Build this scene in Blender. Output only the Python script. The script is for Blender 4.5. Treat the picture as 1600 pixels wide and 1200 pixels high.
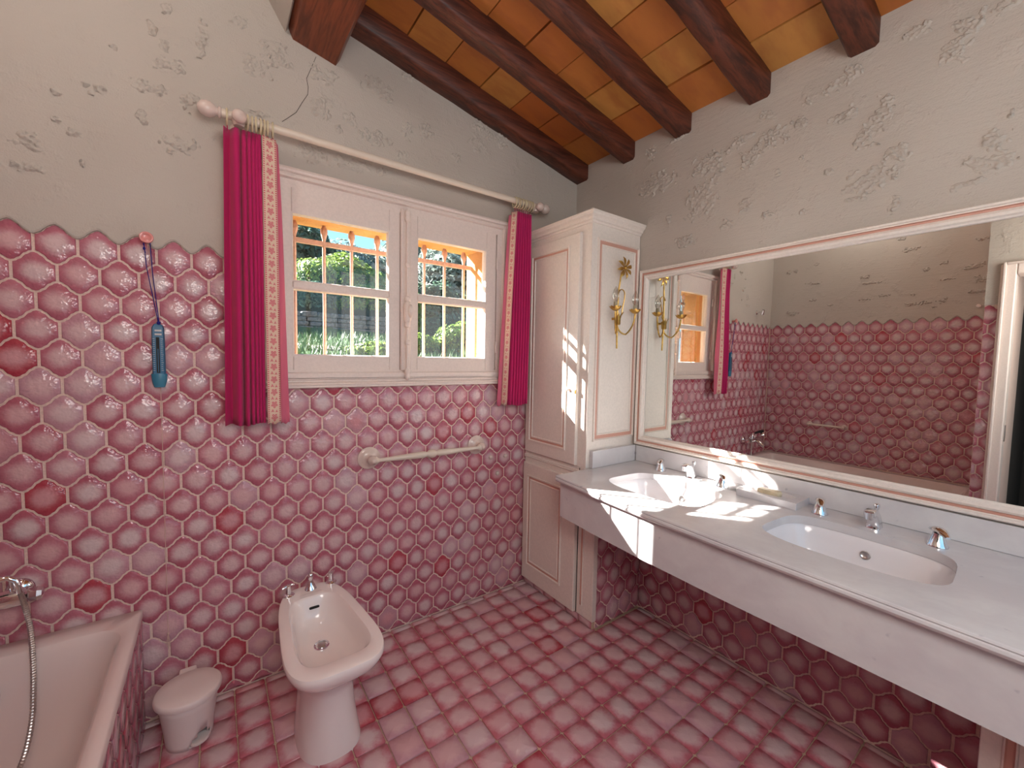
import bpy, math, random
import numpy as np
from mathutils import Vector, Matrix, geometry
random.seed(7); np.random.seed(7)
PI = math.pi
for o in list(bpy.data.objects): bpy.data.objects.remove(o)
SC = bpy.context.scene; COL = SC.collection

# ------------------------------------------------------------------ camera
cd = bpy.data.cameras.new('camera'); cam = bpy.data.objects.new('camera', cd); COL.objects.link(cam)
cd.sensor_width = 36; cd.lens = 643.6 / 1600 * 36; cd.clip_start = .02
CX = Vector((-1.8527, -1.9030, 1.3308))
RR = ((0.809954, -0.586211, 0.018211), (0.020165, 0.058867, 0.998062), (0.586147, 0.808017, -0.0595))
m = Matrix(((RR[0][0], RR[1][0], -RR[2][0]), (RR[0][1], RR[1][1], -RR[2][1]), (RR[0][2], RR[1][2], -RR[2][2]))).to_4x4()
m.translation = CX; cam.matrix_world = m; SC.camera = cam
# ------------------------------------------------------------------ world, sun, fill lamp strength, exposure
SUN_E = 60.0; FILL_LAMP_L = 9.0; SKY_S = 1.2; EXPO = 0.42
SC.view_settings.view_transform = 'Standard'; SC.view_settings.look = 'None'
SC.view_settings.exposure = EXPO; SC.view_settings.gamma = 1; SC.view_settings.use_curve_mapping = False
w = bpy.data.worlds.new('sky'); SC.world = w; w.use_nodes = True
nt = w.node_tree; bg = nt.nodes['Background']; tc = nt.nodes.new('ShaderNodeTexCoord')
sx = nt.nodes.new('ShaderNodeSeparateXYZ'); cr = nt.nodes.new('ShaderNodeValToRGB')
nt.links.new(tc.outputs['Generated'], sx.inputs[0]); nt.links.new(sx.outputs['Z'], cr.inputs[0]); nt.links.new(cr.outputs[0], bg.inputs[0])
cr.color_ramp.elements[0].position = 0.0; cr.color_ramp.elements[0].color = (.62, .80, .92, 1)
cr.color_ramp.elements[1].position = .9; cr.color_ramp.elements[1].color = (.17, .42, .85, 1)
e = cr.color_ramp.elements.new(.25); e.color = (.36, .68, .93, 1)
bg.inputs[1].default_value = SKY_S
sd = bpy.data.lights.new('sun', 'SUN'); sun = bpy.data.objects.new('sun', sd); COL.objects.link(sun)
sd.energy = SUN_E; sd.angle = math.radians(.53); sd.color = (1, .95, .87)
SUND = Vector((.82, -1.0, -.75)).normalized()
sun.rotation_euler = SUND.to_track_quat('-Z', 'Y').to_euler(); sun.location = (-4, 6, 5)

# ------------------------------------------------------------------ node helpers
class NT:
    def __init__(s, name):
        s.m = bpy.data.materials.new(name); s.m.use_nodes = True; s.t = s.m.node_tree
        s.b = s.t.nodes['Principled BSDF']; s.out = s.t.nodes['Material Output']
    def n(s, typ, **kw):
        nd = s.t.nodes.new('ShaderNode' + typ)
        for k, v in kw.items():
            if k.startswith('i_'):
                key = k[2:]; key = int(key) if key.isdigit() else key.replace('_', ' ')
                s.set(nd.inputs[key], v)
            else: setattr(nd, k, v)
        return nd
    def set(s, inp, v):
        if isinstance(v, bpy.types.NodeSocket): s.t.links.new(v, inp)
        elif isinstance(v, (tuple, list)) and len(v) == 3 and inp.type == 'RGBA': inp.default_value = (*v, 1)
        else: inp.default_value = v
    def p(s, **kw):
        for k, v in kw.items(): s.set(s.b.inputs[k.replace('_', ' ')], v)
        return s
    def math(s, op, a, b=0.0, c=None, clamp=False):
        nd = s.n('Math', operation=op, use_clamp=clamp); s.set(nd.inputs[0], a); s.set(nd.inputs[1], b)
        if c is not None: s.set(nd.inputs[2], c)
        return nd.outputs[0]
    def mr(s, v, a, b, c=0.0, d=1.0, smooth=True):
        nd = s.n('MapRange'); nd.interpolation_type = 'SMOOTHSTEP' if smooth else 'LINEAR'
        for i, x in enumerate((v, a, b, c, d)): s.set(nd.inputs[i], x)
        return nd.outputs[0]
    def mix(s, f, a, b, blend='MIX'):
        nd = s.n('Mix', data_type='RGBA', blend_type=blend); s.set(nd.inputs[0], f); s.set(nd.inputs[6], a); s.set(nd.inputs[7], b)
        return nd.outputs[2]
    def noise(s, vec, scale, detail=2, rough=.5, dist=0):
        nd = s.n('TexNoise'); s.set(nd.inputs['Vector'], vec); nd.inputs['Scale'].default_value = scale
        nd.inputs['Detail'].default_value = detail; nd.inputs['Roughness'].default_value = rough; nd.inputs['Distortion'].default_value = dist
        return nd
    def obj(s): return s.n('TexCoord').outputs['Object']
    def pos(s): return s.n('NewGeometry').outputs['Position']
    def vmul(s, v, x):
        nd = s.n('VectorMath', operation='MULTIPLY'); s.set(nd.inputs[0], v); nd.inputs[1].default_value = x; return nd.outputs[0]
    def vadd(s, v, x):
        nd = s.n('VectorMath', operation='ADD'); s.set(nd.inputs[0], v); s.set(nd.inputs[1], x); return nd.outputs[0]
    def bump(s, h, strength=.5, dist=.005, normal=None):
        nd = s.n('Bump'); s.set(nd.inputs['Height'], h); nd.inputs['Strength'].default_value = strength; nd.inputs['Distance'].default_value = dist
        if normal is not None: s.set(nd.inputs['Normal'], normal)
        return nd.outputs[0]

def plain(name, col, rough=.5, metal=0, bump=0, bscale=60, spec=.5, var=0):
    n = NT(name); n.p(Base_Color=col, Roughness=rough, Metallic=metal, Specular_IOR_Level=spec)
    if var or bump:
        ns = n.noise(n.pos(), bscale, 3, .6)
        if var: n.p(Base_Color=n.mix(n.mr(ns.outputs[0], .35, .65), tuple(c * (1 - var) for c in col), tuple(min(1, c * (1 + var)) for c in col)))
        if bump: n.p(Normal=n.bump(ns.outputs[0], bump, .002))
    return n.m

def plaster_mat():
    n = NT('plaster'); P = n.pos()
    low = n.noise(P, 1.3, 2)
    col = n.mix(n.mr(low.outputs[0], .3, .7), (.49, .43, .375), (.55, .49, .435))
    grain = n.noise(P, 190, 2, .6).outputs[0]
    stroke = n.noise(n.vmul(P, (9, 9, 60)), 1.2, 3, .6).outputs[0]
    h = n.math('MULTIPLY', grain, .12); h = n.math('ADD', h, n.math('MULTIPLY', stroke, .16)); h = n.math('ADD', h, n.math('MULTIPLY', n.mr(n.noise(P, 11, 4, .65).outputs[0], .5, .8), .35))
    h = n.math('ADD', h, n.math('MULTIPLY', n.noise(P, 1.6, 2).outputs[0], .5))
    n.p(Base_Color=col, Roughness=.85, Specular_IOR_Level=.25, Normal=n.bump(h, .9, .011))
    return n.m

def tile_mat(name, floor=False):
    n = NT(name)
    uv = n.n('UVMap').outputs[0]
    at = n.n('Attribute', attribute_name='rnd').outputs['Fac']; oi = n.n('ObjectInfo').outputs['Random']
    rnd = n.math('FRACT', n.math('ADD', at, oi))
    wn = n.n('TexWhiteNoise', noise_dimensions='1D'); n.set(wn.inputs['W'], n.math('MULTIPLY', rnd, 917.0))
    sc = n.n('SeparateColor'); n.set(sc.inputs[0], wn.outputs['Color']); r1, r2, r3 = sc.outputs[0:3]
    cmb = n.n('CombineXYZ'); n.set(cmb.inputs[2], n.math('MULTIPLY', rnd, 91.0))
    v3 = n.vadd(uv, cmb.outputs[0])
    ns = n.noise(v3, 1.1, 3, .55).outputs[0]
    ln = n.n('VectorMath', operation='LENGTH'); n.set(ln.inputs[0], uv)
    r = n.math('ADD', ln.outputs['Value'], n.math('MULTIPLY', n.math('SUBTRACT', ns, .5), .9 if floor else .55))
    grain = n.noise(v3, 9, 3, .7).outputs[0]
    r = n.math('ADD', r, n.math('MULTIPLY', n.math('SUBTRACT', grain, .5), .22))
    f = n.mr(r, .32 if floor else .22, 1.0 if floor else .88)
    f = n.math('POWER', f, 1.15)
    edge = n.mix(r1, (.47, .105, .145) if floor else (.42, .10, .145), (.52, .17, .205) if floor else (.50, .18, .235))
    cen = n.mix(r2, (.66, .38, .40), (.68, .53, .54))
    red = n.math('MULTIPLY', n.mr(r3, .92, .96), .75)
    edge = n.mix(red, edge, (.42, .03, .05)); cen = n.mix(n.math('MULTIPLY', red, .6), cen, (.58, .16, .20))
    pale = n.mr(wn.outputs['Value'], .84, .9)
    edge = n.mix(n.math('MULTIPLY', pale, .8), edge, (.54, .31, .36))
    col = n.mix(f, cen, edge)
    wav = n.noise(v3, 1.9, 2, .6).outputs[0]
    wav2 = n.noise(v3, 5.5, 2, .5).outputs[0]
    h = n.math('ADD', wav, n.math('MULTIPLY', wav2, .35))
    n.p(Base_Color=col, Roughness=.15 if floor else .13, Specular_IOR_Level=.5, Normal=n.bump(h, .55 if not floor else .3, .006))
    return n.m

def wood_mat(name, c1, c2, rough=.45, axis=(1.2, 14, 14)):
    n = NT(name); P = n.pos()
    g = n.noise(n.vmul(P, axis), 2.2, 4, .6, 1.2).outputs[0]
    f = n.noise(n.vmul(P, tuple(a * 3 for a in axis)), 3, 3, .6).outputs[0]
    k = n.math('ADD', n.math('MULTIPLY', g, .7), n.math('MULTIPLY', f, .3))
    n.p(Base_Color=n.mix(n.mr(k, .35, .65), c1, c2), Roughness=rough, Normal=n.bump(k, .5, .004))
    return n.m

def terracotta_mat():
    n = NT('terracotta'); P = n.pos(); oi = n.n('ObjectInfo').outputs['Random']
    wn = n.n('TexWhiteNoise', noise_dimensions='1D'); n.set(wn.inputs['W'], n.math('MULTIPLY', oi, 313.0))
    c = n.mix(wn.outputs['Value'], (.48, .13, .022), (.56, .26, .06))
    ns = n.noise(n.vmul(P, (1, 3, 1)), 5, 3, .6).outputs[0]
    c = n.mix(n.math('MULTIPLY', n.mr(ns, .4, .7), .5), c, (.36, .10, .03))
    n.p(Base_Color=c, Roughness=.6, Normal=n.bump(n.noise(P, 40, 3).outputs[0], .2, .002))
    return n.m

def marble_mat():
    n = NT('marble'); P = n.pos()
    d = n.vadd(P, n.vmul(n.noise(P, 3, 3).outputs['Color'], (.25, .25, .25)))
    v = n.mr(n.noise(n.vmul(d, (1.5, 1, 1.5)), 3.2, 5, .65).outputs[0], .35, .75)
    sp = n.mr(n.noise(P, 26, 2, .5).outputs[0], .70, .78)
    sp2 = n.mr(n.noise(d, 9, 4, .7).outputs[0], .66, .78)
    c = n.mix(v, (.60, .565, .575), (.70, .68, .67)); c = n.mix(n.math('MULTIPLY', sp, .5), c, (.30, .28, .34)); c = n.mix(n.math('MULTIPLY', sp2, .5), c, (.42, .40, .45))
    n.p(Base_Color=c, Roughness=.22, Specular_IOR_Level=.5, Normal=n.bump(n.noise(P, 80, 2).outputs[0], .03, .001))
    return n.m

def fabric_mat(name, col, trans=.25):
    n = NT(name); P = n.pos()
    wv = n.noise(n.vmul(P, (1, 1, 5)), 300, 1).outputs[0]
    n.p(Base_Color=col, Roughness=.9, Specular_IOR_Level=.15, Sheen_Weight=.15, Normal=n.bump(wv, .3, .001))
    tr = n.n('BsdfTranslucent'); n.set(tr.inputs[0], tuple(min(1, c * 1.3) for c in col))
    mx = n.n('MixShader'); mx.inputs[0].default_value = trans
    n.t.links.new(n.b.outputs[0], mx.inputs[1]); n.t.links.new(tr.outputs[0], mx.inputs[2]); n.t.links.new(mx.outputs[0], n.out.inputs[0])
    return n.m

def ribbon_mat():
    n = NT('ribbon'); uv = n.n('UVMap').outputs[0]; s = n.n('SeparateXYZ'); n.set(s.inputs[0], uv)
    u = s.outputs[0]; v = s.outputs[1]           # u 0..1 across, v in widths along
    def rose(off, rad, petals, cu):
        vv = n.math('SUBTRACT', n.math('FRACT', n.math('ADD', v, off)), .5); uu = n.math('SUBTRACT', u, cu)
        a = n.math('ARCTAN2', vv, uu); r = n.math('SQRT', n.math('ADD', n.math('MULTIPLY', uu, uu), n.math('MULTIPLY', n.math('MULTIPLY', vv, vv), .8)))
        lim = n.math('ADD', rad, n.math('MULTIPLY', n.math('SINE', n.math('MULTIPLY', a, petals)), rad * .22))
        ring = n.math('GREATER_THAN', n.math('SINE', n.math('MULTIPLY', r, 70.0)), -.55)
        return n.math('MULTIPLY', n.math('LESS_THAN', r, lim), ring)
    big = rose(0, .23, 5, .5); s1 = rose(.5, .10, 3, .36); s2 = rose(.45, .09, 3, .66)
    dots = n.math('MULTIPLY', n.math('GREATER_THAN', n.math('ABSOLUTE', n.math('SUBTRACT', u, .5)), .36),
                  n.math('GREATER_THAN', n.math('SINE', n.math('MULTIPLY', v, 6.283 * 6)), -.1))
    ln = n.math('GREATER_THAN', n.math('ABSOLUTE', n.math('SUBTRACT', u, .5)), .47)
    f = n.math('MAXIMUM', n.math('MAXIMUM', big, s1), n.math('MAXIMUM', s2, dots)); f = n.math('SUBTRACT', f, ln, clamp=True)
    n.p(Base_Color=n.mix(f, (.74, .54, .42), (.62, .10, .16)), Roughness=.85, Specular_IOR_Level=.1)
    return n.m

def pane_mat(name, tint=(.97, .99, 1), base=.01, haze=0):
    n = NT(name); fr = n.n('LayerWeight'); fr.inputs[0].default_value = .35
    t = n.n('BsdfTransparent'); n.set(t.inputs[0], tint); g = n.n('BsdfGlossy'); g.inputs['Roughness'].default_value = .02
    mx = n.n('MixShader'); n.set(mx.inputs[0], n.math('ADD', n.math('MULTIPLY', fr.outputs['Fresnel'], .35), base))
    n.t.links.new(t.outputs[0], mx.inputs[1]); n.t.links.new(g.outputs[0], mx.inputs[2]); last = mx.outputs[0]
    if haze:   # translucent veil mixed in to haze the garden view
        tl = n.n('BsdfTranslucent'); m2 = n.n('MixShader'); m2.inputs[0].default_value = haze; n.t.links.new(last, m2.inputs[1]); n.t.links.new(tl.outputs[0], m2.inputs[2]); last = m2.outputs[0]
    n.t.links.new(last, n.out.inputs[0])
    return n.m

def stucco_mat():
    n = NT('stucco'); P = n.pos(); a = n.noise(P, 55, 3, .7).outputs[0]; b = n.noise(P, 4, 2).outputs[0]
    n.p(Base_Color=n.mix(n.mr(b, .3, .7), (.44, .20, .055), (.50, .26, .085)), Roughness=.9, Normal=n.bump(a, 1, .006)); return n.m

def leaf_mat(name, c1, c2, tr=.35):
    n = NT(name); P = n.pos(); a = n.noise(P, 7, 3, .7).outputs[0]; b = n.noise(P, 60, 1).outputs[0]
    c = n.mix(n.mr(n.math('ADD', n.math('MULTIPLY', a, .5), n.math('MULTIPLY', b, .5)), .38, .62), c1, c2)
    n.p(Base_Color=c, Roughness=.45, Specular_IOR_Level=.4)
    t = n.n('BsdfTranslucent'); n.set(t.inputs[0], c); mx = n.n('MixShader'); mx.inputs[0].default_value = tr
    n.t.links.new(n.b.outputs[0], mx.inputs[1]); n.t.links.new(t.outputs[0], mx.inputs[2]); n.t.links.new(mx.outputs[0], n.out.inputs[0])
    return n.m

M = dict(
    plaster=plaster_mat(), grout=plain('grout', (.80, .60, .52), .9, bump=.4, bscale=150, var=.08),
    floor_grout=plain('floor_grout', (.56, .40, .29), .9, bump=.4, bscale=150, var=.12),
    tile=tile_mat('glazed_tile'), ftile=tile_mat('floor_tile', True),
    wood=wood_mat('stained_wood', (.045, .010, .005), (.15, .036, .016)), purlin=wood_mat('stained_purlin', (.12, .022, .006), (.27, .062, .018), .4, (14, 1.2, 14)),
    terra=terracotta_mat(),
    cream=plain('cream_paint', (.78, .69, .62), .38, bump=.08, bscale=90, var=.03), rose=plain('rose_paint', (.60, .32, .25), .4),
    winpaint=plain('window_paint', (.78, .66, .60), .42, bump=.1, bscale=120, var=.03), gap=plain('dark_gap', (.03, .02, .018), .9),
    marble=marble_mat(), porc=plain('porcelain', (.86, .76, .73), .10, spec=.6), basin=plain('basin_porcelain', (.80, .76, .77), .10, spec=.6),
    tub=plain('tub_enamel', (.80, .66, .63), .2, spec=.5),
    chrome=plain('chrome', (.82, .82, .84), .07, 1), dullchrome=plain('dull_chrome', (.50, .47, .46), .28, 1),
    brass=plain('brass', (.55, .33, .09), .33, 1, var=.2, bscale=40), dark=plain('dark', (.01, .009, .009), .7),
    pink=fabric_mat('pink_fabric', (.62, .028, .165)), hem=fabric_mat('sunlit_hem', (.75, .20, .30), .3), ribbon=ribbon_mat(), cord_pink=plain('pink_thread', (.40, .015, .08), .8),  # hem: sunlit look of the curtain edge put into a paler pink
    rod=plain('rod_ivory', (.72, .62, .52), .28), ring=plain('ring_ivory', (.66, .55, .36), .4), knobp=plain('ivory_ceramic', (.70, .56, .50), .15),
    pane=pane_mat('window_pane', haze=.004), bulb=pane_mat('bulb_glass', (.9, .88, .84), .10), clear=pane_mat('clear_plastic', (.93, .93, .93), .08),
    mirror=plain('mirror_silver', (.86, .88, .85), .0, 1), sleeve=plain('candle_sleeve', (.42, .36, .24), .6),
    white=plain('white_plastic', (.84, .71, .67), .42, bump=.05, bscale=200), blue=plain('blue_plastic', (.022, .13, .25), .35), blue2=plain('blue_plastic_light', (.035, .19, .30), .35),
    bluecord=plain('blue_cord', (.012, .012, .20), .8), pinkplastic=plain('pink_plastic', (.72, .27, .25), .2), string=plain('pale_string', (.62, .42, .36), .9),
    scale=plain('scale_white', (.55, .55, .55), .5), redink=plain('red_line', (.35, .03, .03), .4), soap=plain('soap', (.72, .60, .40), .5, var=.1), stucco=stucco_mat(),
    iron=plain('painted_iron', (.48, .27, .19), .5, var=.1), stone=plain('garden_stone', (.12, .105, .11), .9, bump=.8, bscale=30, var=.4),
    grass=leaf_mat('grass', (.025, .06, .02), (.06, .11, .03), .1), path=plain('gravel', (.20, .18, .15), .9, var=.2),
    leaf_a=leaf_mat('leaf_dark', (.045, .085, .070), (.11, .18, .12)), leaf_b=leaf_mat('leaf_bright', (.09, .16, .03), (.20, .27, .06)),
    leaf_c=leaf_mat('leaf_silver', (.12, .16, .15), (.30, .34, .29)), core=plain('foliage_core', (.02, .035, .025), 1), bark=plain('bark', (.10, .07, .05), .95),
    hall=plain('hall_gloom', (.06, .05, .045), .9),  # gloom of the unlit hall put into a near-black colour
)
glow = NT('fill_lamp_glow'); glow.p(Base_Color=(.9, .9, .88), Emission_Color=(1, .965, .915), Emission_Strength=FILL_LAMP_L); M['glow'] = glow.m  # glow of the added pendant
glow = NT('bath_fill_glow'); glow.p(Base_Color=(.9, .9, .88), Emission_Color=(1, .965, .915), Emission_Strength=21.0); M['glow2'] = glow.m  # glow of the lamp added over the bath

# ------------------------------------------------------------------ mesh helpers
def origin_of(o):
    v = Vector((0, 0, 0))
    while o is not None: v += o.location; o = o.parent
    return v
def tag(o, label=None, cat=None, group=None, kind=None):
    if label: o['label'] = label
    if cat: o['category'] = cat
    if group: o['group'] = group
    if kind: o['kind'] = kind
    return o
def thing(name, loc, label, cat, group=None):
    o = bpy.data.objects.new(name, None); COL.objects.link(o); o.location = loc; o.empty_display_size = .05
    return tag(o, label, cat, group)
class MB:
    def __init__(s): s.v = []; s.f = []; s.mi = []; s.uv = {}; s.rnd = []
    def add(s, vs, fs, mi=0, rnd=0.0):
        b = len(s.v); s.v += [tuple(x) for x in vs]
        for f in fs: s.f.append(tuple(i + b for i in f)); s.mi.append(mi); s.rnd.append(rnd)
        return b
    def box(s, x0, x1, y0, y1, z0, z1, mi=0):
        s.add([(x, y, z) for x in (x0, x1) for y in (y0, y1) for z in (z0, z1)],
              [(0, 1, 3, 2), (4, 6, 7, 5), (0, 4, 5, 1), (2, 3, 7, 6), (0, 2, 6, 4), (1, 5, 7, 3)], mi); return s
    def rings(s, rings, closed=True, cap0=False, cap1=False, mi=0):
        n = len(rings[0]); b = s.add([p for r in rings for p in r], [], mi); fs = []
        for i in range(len(rings) - 1):
            for j in range(n if closed else n - 1):
                a = b + i * n + j; c = b + i * n + (j + 1) % n; fs.append((a, c, c + n, a + n))
        if cap0: fs.append(tuple(b + j for j in range(n))[::-1])
        if cap1: fs.append(tuple(b + (len(rings) - 1) * n + j for j in range(n)))
        for f in fs: s.f.append(f); s.mi.append(mi); s.rnd.append(0.0)
        return s
    def lathe(s, prof, base=(0, 0, 0), axis=(0, 0, 1), n=20, mi=0, cap=True):
        q = Vector((0, 0, 1)).rotation_difference(Vector(axis).normalized()); b = Vector(base)
        s.rings([[b + q @ Vector((r * math.cos(2 * PI * j / n), r * math.sin(2 * PI * j / n), h)) for j in range(n)] for r, h in prof], True, cap, cap, mi); return s
    def tube(s, pts, r, n=8, mi=0, cap=True):
        pts = [Vector(p) for p in pts]; rs = r if isinstance(r, (list, tuple)) else [r] * len(pts); out = []; up = None
        for i, p in enumerate(pts):
            t = (pts[min(i + 1, len(pts) - 1)] - pts[max(i - 1, 0)]).normalized()
            if up is None: up = t.orthogonal().normalized()
            up = (up - t * up.dot(t)).normalized(); bi = t.cross(up)
            out.append([p + (up * math.cos(2 * PI * j / n) + bi * math.sin(2 * PI * j / n)) * rs[i] for j in range(n)])
        s.rings(out, True, cap, cap, mi); return s
    def frame(s, plane, u0, u1, v0, v1, prof, mis=None, cap=True):
        """picture-frame moulding: prof = [(inset, height)...]; plane(u, v, h) -> xyz"""
        R_ = [[plane(u0 + d, v0 + d, h), plane(u1 - d, v0 + d, h), plane(u1 - d, v1 - d, h), plane(u0 + d, v1 - d, h)] for d, h in prof]
        for i in range(len(R_) - 1): s.rings(R_[i:i + 2], True, mi=(mis[i] if mis else 0))
        if cap: s.add(R_[-1], [(0, 1, 2, 3)], mis[-1] if mis else 0)
        return s
    def build(s, name, mats, parent=None, smooth=None, bevel=0, origin=None, label=None, kind=None, seg=2):
        o0 = origin_of(parent) if parent else Vector(origin or (0, 0, 0))
        me = bpy.data.meshes.new(name)
        me.from_pydata([tuple(Vector(v) - o0) for v in s.v], [], s.f)
        mats = mats if isinstance(mats, (list, tuple)) else [mats]
        for mt in mats: me.materials.append(mt)
        me.polygons.foreach_set('material_index', s.mi)
        if smooth is not None:
            me.polygons.foreach_set('use_smooth', [True] * len(s.f)); me.set_sharp_from_angle(angle=math.radians(smooth))
        me.update()
        import bmesh
        bm = bmesh.new(); bm.from_mesh(me); bmesh.ops.recalc_face_normals(bm, faces=bm.faces); bm.to_mesh(me); bm.free()
        o = bpy.data.objects.new(name, me); COL.objects.link(o)
        if parent: o.parent = parent
        else: o.location = o0
        if bevel:
            b = o.modifiers.new('bevel', 'BEVEL'); b.width = bevel; b.segments = seg; b.limit_method = 'ANGLE'; b.angle_limit = math.radians(40)
            me.polygons.foreach_set('use_smooth', [True] * len(me.polygons)); me.set_sharp_from_angle(angle=math.radians(50))
        if label: o['label'] = label
        if kind: o['kind'] = kind
        return o
def arc(c, r, a0, a1, n, plane='xz', y=0):
    out = []
    for i in range(n + 1):
        a = math.radians(a0 + (a1 - a0) * i / n); p, q = c[0] + r * math.cos(a), c[1] + r * math.sin(a)
        out.append((p, y, q) if plane == 'xz' else ((y, p, q) if plane == 'yz' else (p, q, y)))
    return out
def rrect(x0, x1, y0, y1, r, n=6):
    out = []
    for cx, cy, a in ((x1 - r, y1 - r, 0), (x0 + r, y1 - r, 90), (x0 + r, y0 + r, 180), (x1 - r, y0 + r, 270)):
        for i in range(n + 1):
            t = math.radians(a + 90 * i / n); out.append((cx + r * math.cos(t), cy + r * math.sin(t)))
    return out

# ------------------------------------------------------------------ tiles
W_, RP, HH, SS = .0957, .0886, .1250, .0522
def cell():
    pts = []
    C4 = [(0, HH / 2), (W_ / 2, SS / 2), (W_ / 2, -SS / 2), (0, -HH / 2), (-W_ / 2, -SS / 2), (-W_ / 2, SS / 2)]
    for k in range(6):
        a, b = C4[k], C4[(k + 1) % 6]
        if k in (1, 4): pts.append(a); continue
        dx, dy = b[0] - a[0], b[1] - a[1]; L = math.hypot(dx, dy); nx, ny = -dy / L, dx / L
        if (a[0] + b[0]) * nx + (a[1] + b[1]) * ny < 0: nx, ny = -nx, -ny
        N = 8
        for i in range(N):
            t = i / N; top = abs(a[0]) < 1e-6   # bulge outwards next to the tip, inwards next to the side
            tt = t if top else 1 - t
            off = .0026 * math.sin(2 * PI * tt) + .0011 * math.sin(6 * PI * tt)
            pts.append((a[0] + dx * t + nx * off, a[1] + dy * t + ny * off))
    return pts
CELL = cell()
TILE_POLY = [(x * (1 - .0040 / .048), y * (1 - .0042 / .0625)) for x, y in CELL]
def clip(poly, side, val):
    # side: 0 u>=val, 1 u<=val, 2 v>=val, 3 v<=val
    k = side // 2; sg = 1 if side % 2 == 0 else -1; out = []
    for i in range(len(poly)):
        a, b = poly[i], poly[(i + 1) % len(poly)]; da = (a[k] - val) * sg; db = (b[k] - val) * sg
        if da >= 0: out.append(a)
        if (da >= 0) != (db >= 0):
            t = da / (da - db); out.append((a[0] + (b[0] - a[0]) * t, a[1] + (b[1] - a[1]) * t))
    return out
def tile_geo(poly, T, uvc=(0, 0), us=.05, h=.0052, flat=False):
    """verts (via T(u,v,h)), faces, uvs"""
    n = len(poly); cx = sum(p[0] for p in poly) / n; cy = sum(p[1] for p in poly) / n
    s = .93 if not flat else .955
    P = [(p[0], p[1], 0) for p in poly] + [(p[0], p[1], h * .62) for p in poly] + [(cx + (p[0] - cx) * s, cy + (p[1] - cy) * s, h * .95) for p in poly] + [(cx, cy, h)]
    vs = [T(*p) for p in P]; uv = [((p[0] - uvc[0]) / us, (p[1] - uvc[1]) / us) for p in P]
    fs = []
    for j in range(n):
        k = (j + 1) % n; fs += [(j, k, k + n, j + n), (j + n, k + n, k + 2 * n, j + 2 * n), (j + 2 * n, k + 2 * n, 3 * n)]
    return vs, fs, uv
def tile_mesh(name, items, mat):
    """items: list of (verts, faces, uvs, rnd)"""
    V = []; F = []; U = []; R_ = []
    for vs, fs, uv, rn in items:
        b = len(V); V += vs; U += uv; F += [tuple(i + b for i in f) for f in fs]; R_ += [rn] * len(fs)
    me = bpy.data.meshes.new(name); me.from_pydata([tuple(v) for v in V], [], F); me.materials.append(mat)
    lu = me.uv_layers.new(name='UVMap'); idx = np.zeros(len(me.loops), dtype=np.int32); me.loops.foreach_get('vertex_index', idx)
    lu.data.foreach_set('uv', np.array(U, dtype=np.float32)[idx].ravel())
    a = me.attributes.new('rnd', 'FLOAT', 'FACE'); a.data.foreach_set('value', R_)
    me.polygons.foreach_set('use_smooth', [True] * len(F)); me.set_sharp_from_angle(angle=math.radians(60)); me.update()
    return me
def put(name, me, parent, loc, kind=None):
    o = bpy.data.objects.new(name, me); COL.objects.link(o)
    if parent: o.parent = parent; o.location = Vector(loc) - origin_of(parent)
    else: o.location = loc
    if kind: o['kind'] = kind
    return o
def in_view(p, margin=60):
    d = Vector(p) - CX; z = d.dot(Vector(RR[2]))
    if z < .05: return False
    x = 800 + 643.6 * d.dot(Vector(RR[0])) / z; y = 600 - 643.6 * d.dot(Vector(RR[1])) / z
    return -margin < x < 1600 + margin and -margin < y < 1200 + margin
def hex_field(parent, P3, N3, name, cu, rect, evens, mat, skip=None, limit=300, rank='view', scale=1.0):
    """P3(u,v)->xyz on the wall plane; N3 outward normal; cu: u of an even-row tile centre; rows z=.068+.0886n"""
    N3 = Vector(N3); tiles = []
    T0 = lambda u, v, h: Vector(P3(u, v)) - Vector(P3(0, 0)) + N3 * h
    for n in range(-1, 19):
        zc = .068 + RP * n; off = 0 if n % 2 == 0 else .5
        k0 = int((rect[0] - cu) / W_) - 2; k1 = int((rect[1] - cu) / W_) + 2
        for k in range(k0, k1 + 1):
            uc = cu + (k + off) * W_
            poly = [(uc + x, zc + z) for x, z in TILE_POLY]
            full = True
            for side, val in enumerate(rect):
                lo = min(p[side // 2] for p in poly); hi = max(p[side // 2] for p in poly)
                if (side % 2 == 0 and lo < val) or (side % 2 == 1 and hi > val):
                    full = False; poly = clip(poly, side, val)
                    if len(poly) < 3: break
            if len(poly) < 3: continue
            us = [p[0] for p in poly]; vs = [p[1] for p in poly]
            if (max(us) - min(us)) * (max(vs) - min(vs)) < .0001: continue
            if skip and skip(uc, zc): continue
            pos = Vector(P3(uc, zc)); d = (pos - CX).length
            tiles.append(((0 if (rank == 'all' or in_view(pos)) else 10) + d, uc, zc, full, poly))
    tiles.sort(key=lambda t: t[0])
    vs, fs, uv = tile_geo(TILE_POLY, T0); shared = tile_mesh(name, [(vs, fs, uv, 0.0)], mat)
    rest = []
    for i, (r, uc, zc, full, poly) in enumerate(tiles):
        c = Vector(P3(uc, zc))
        lp = [(p[0] - uc, p[1] - zc) for p in poly]
        if i < limit:
            if full: put(name, shared, parent, c)
            else:
                vs, fs, uv = tile_geo(lp, T0); put(name, tile_mesh(name, [(vs, fs, uv, 0.0)], mat), parent, c)
        else:
            vs, fs, uv = tile_geo(lp, T0); rest.append(([v + c for v in vs], fs, uv, random.random()))
    if rest:
        o0 = origin_of(parent); me = tile_mesh(name + '_field', rest, mat)
        put(name + '_field', me, parent, (0, 0, 0), 'stuff')
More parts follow.
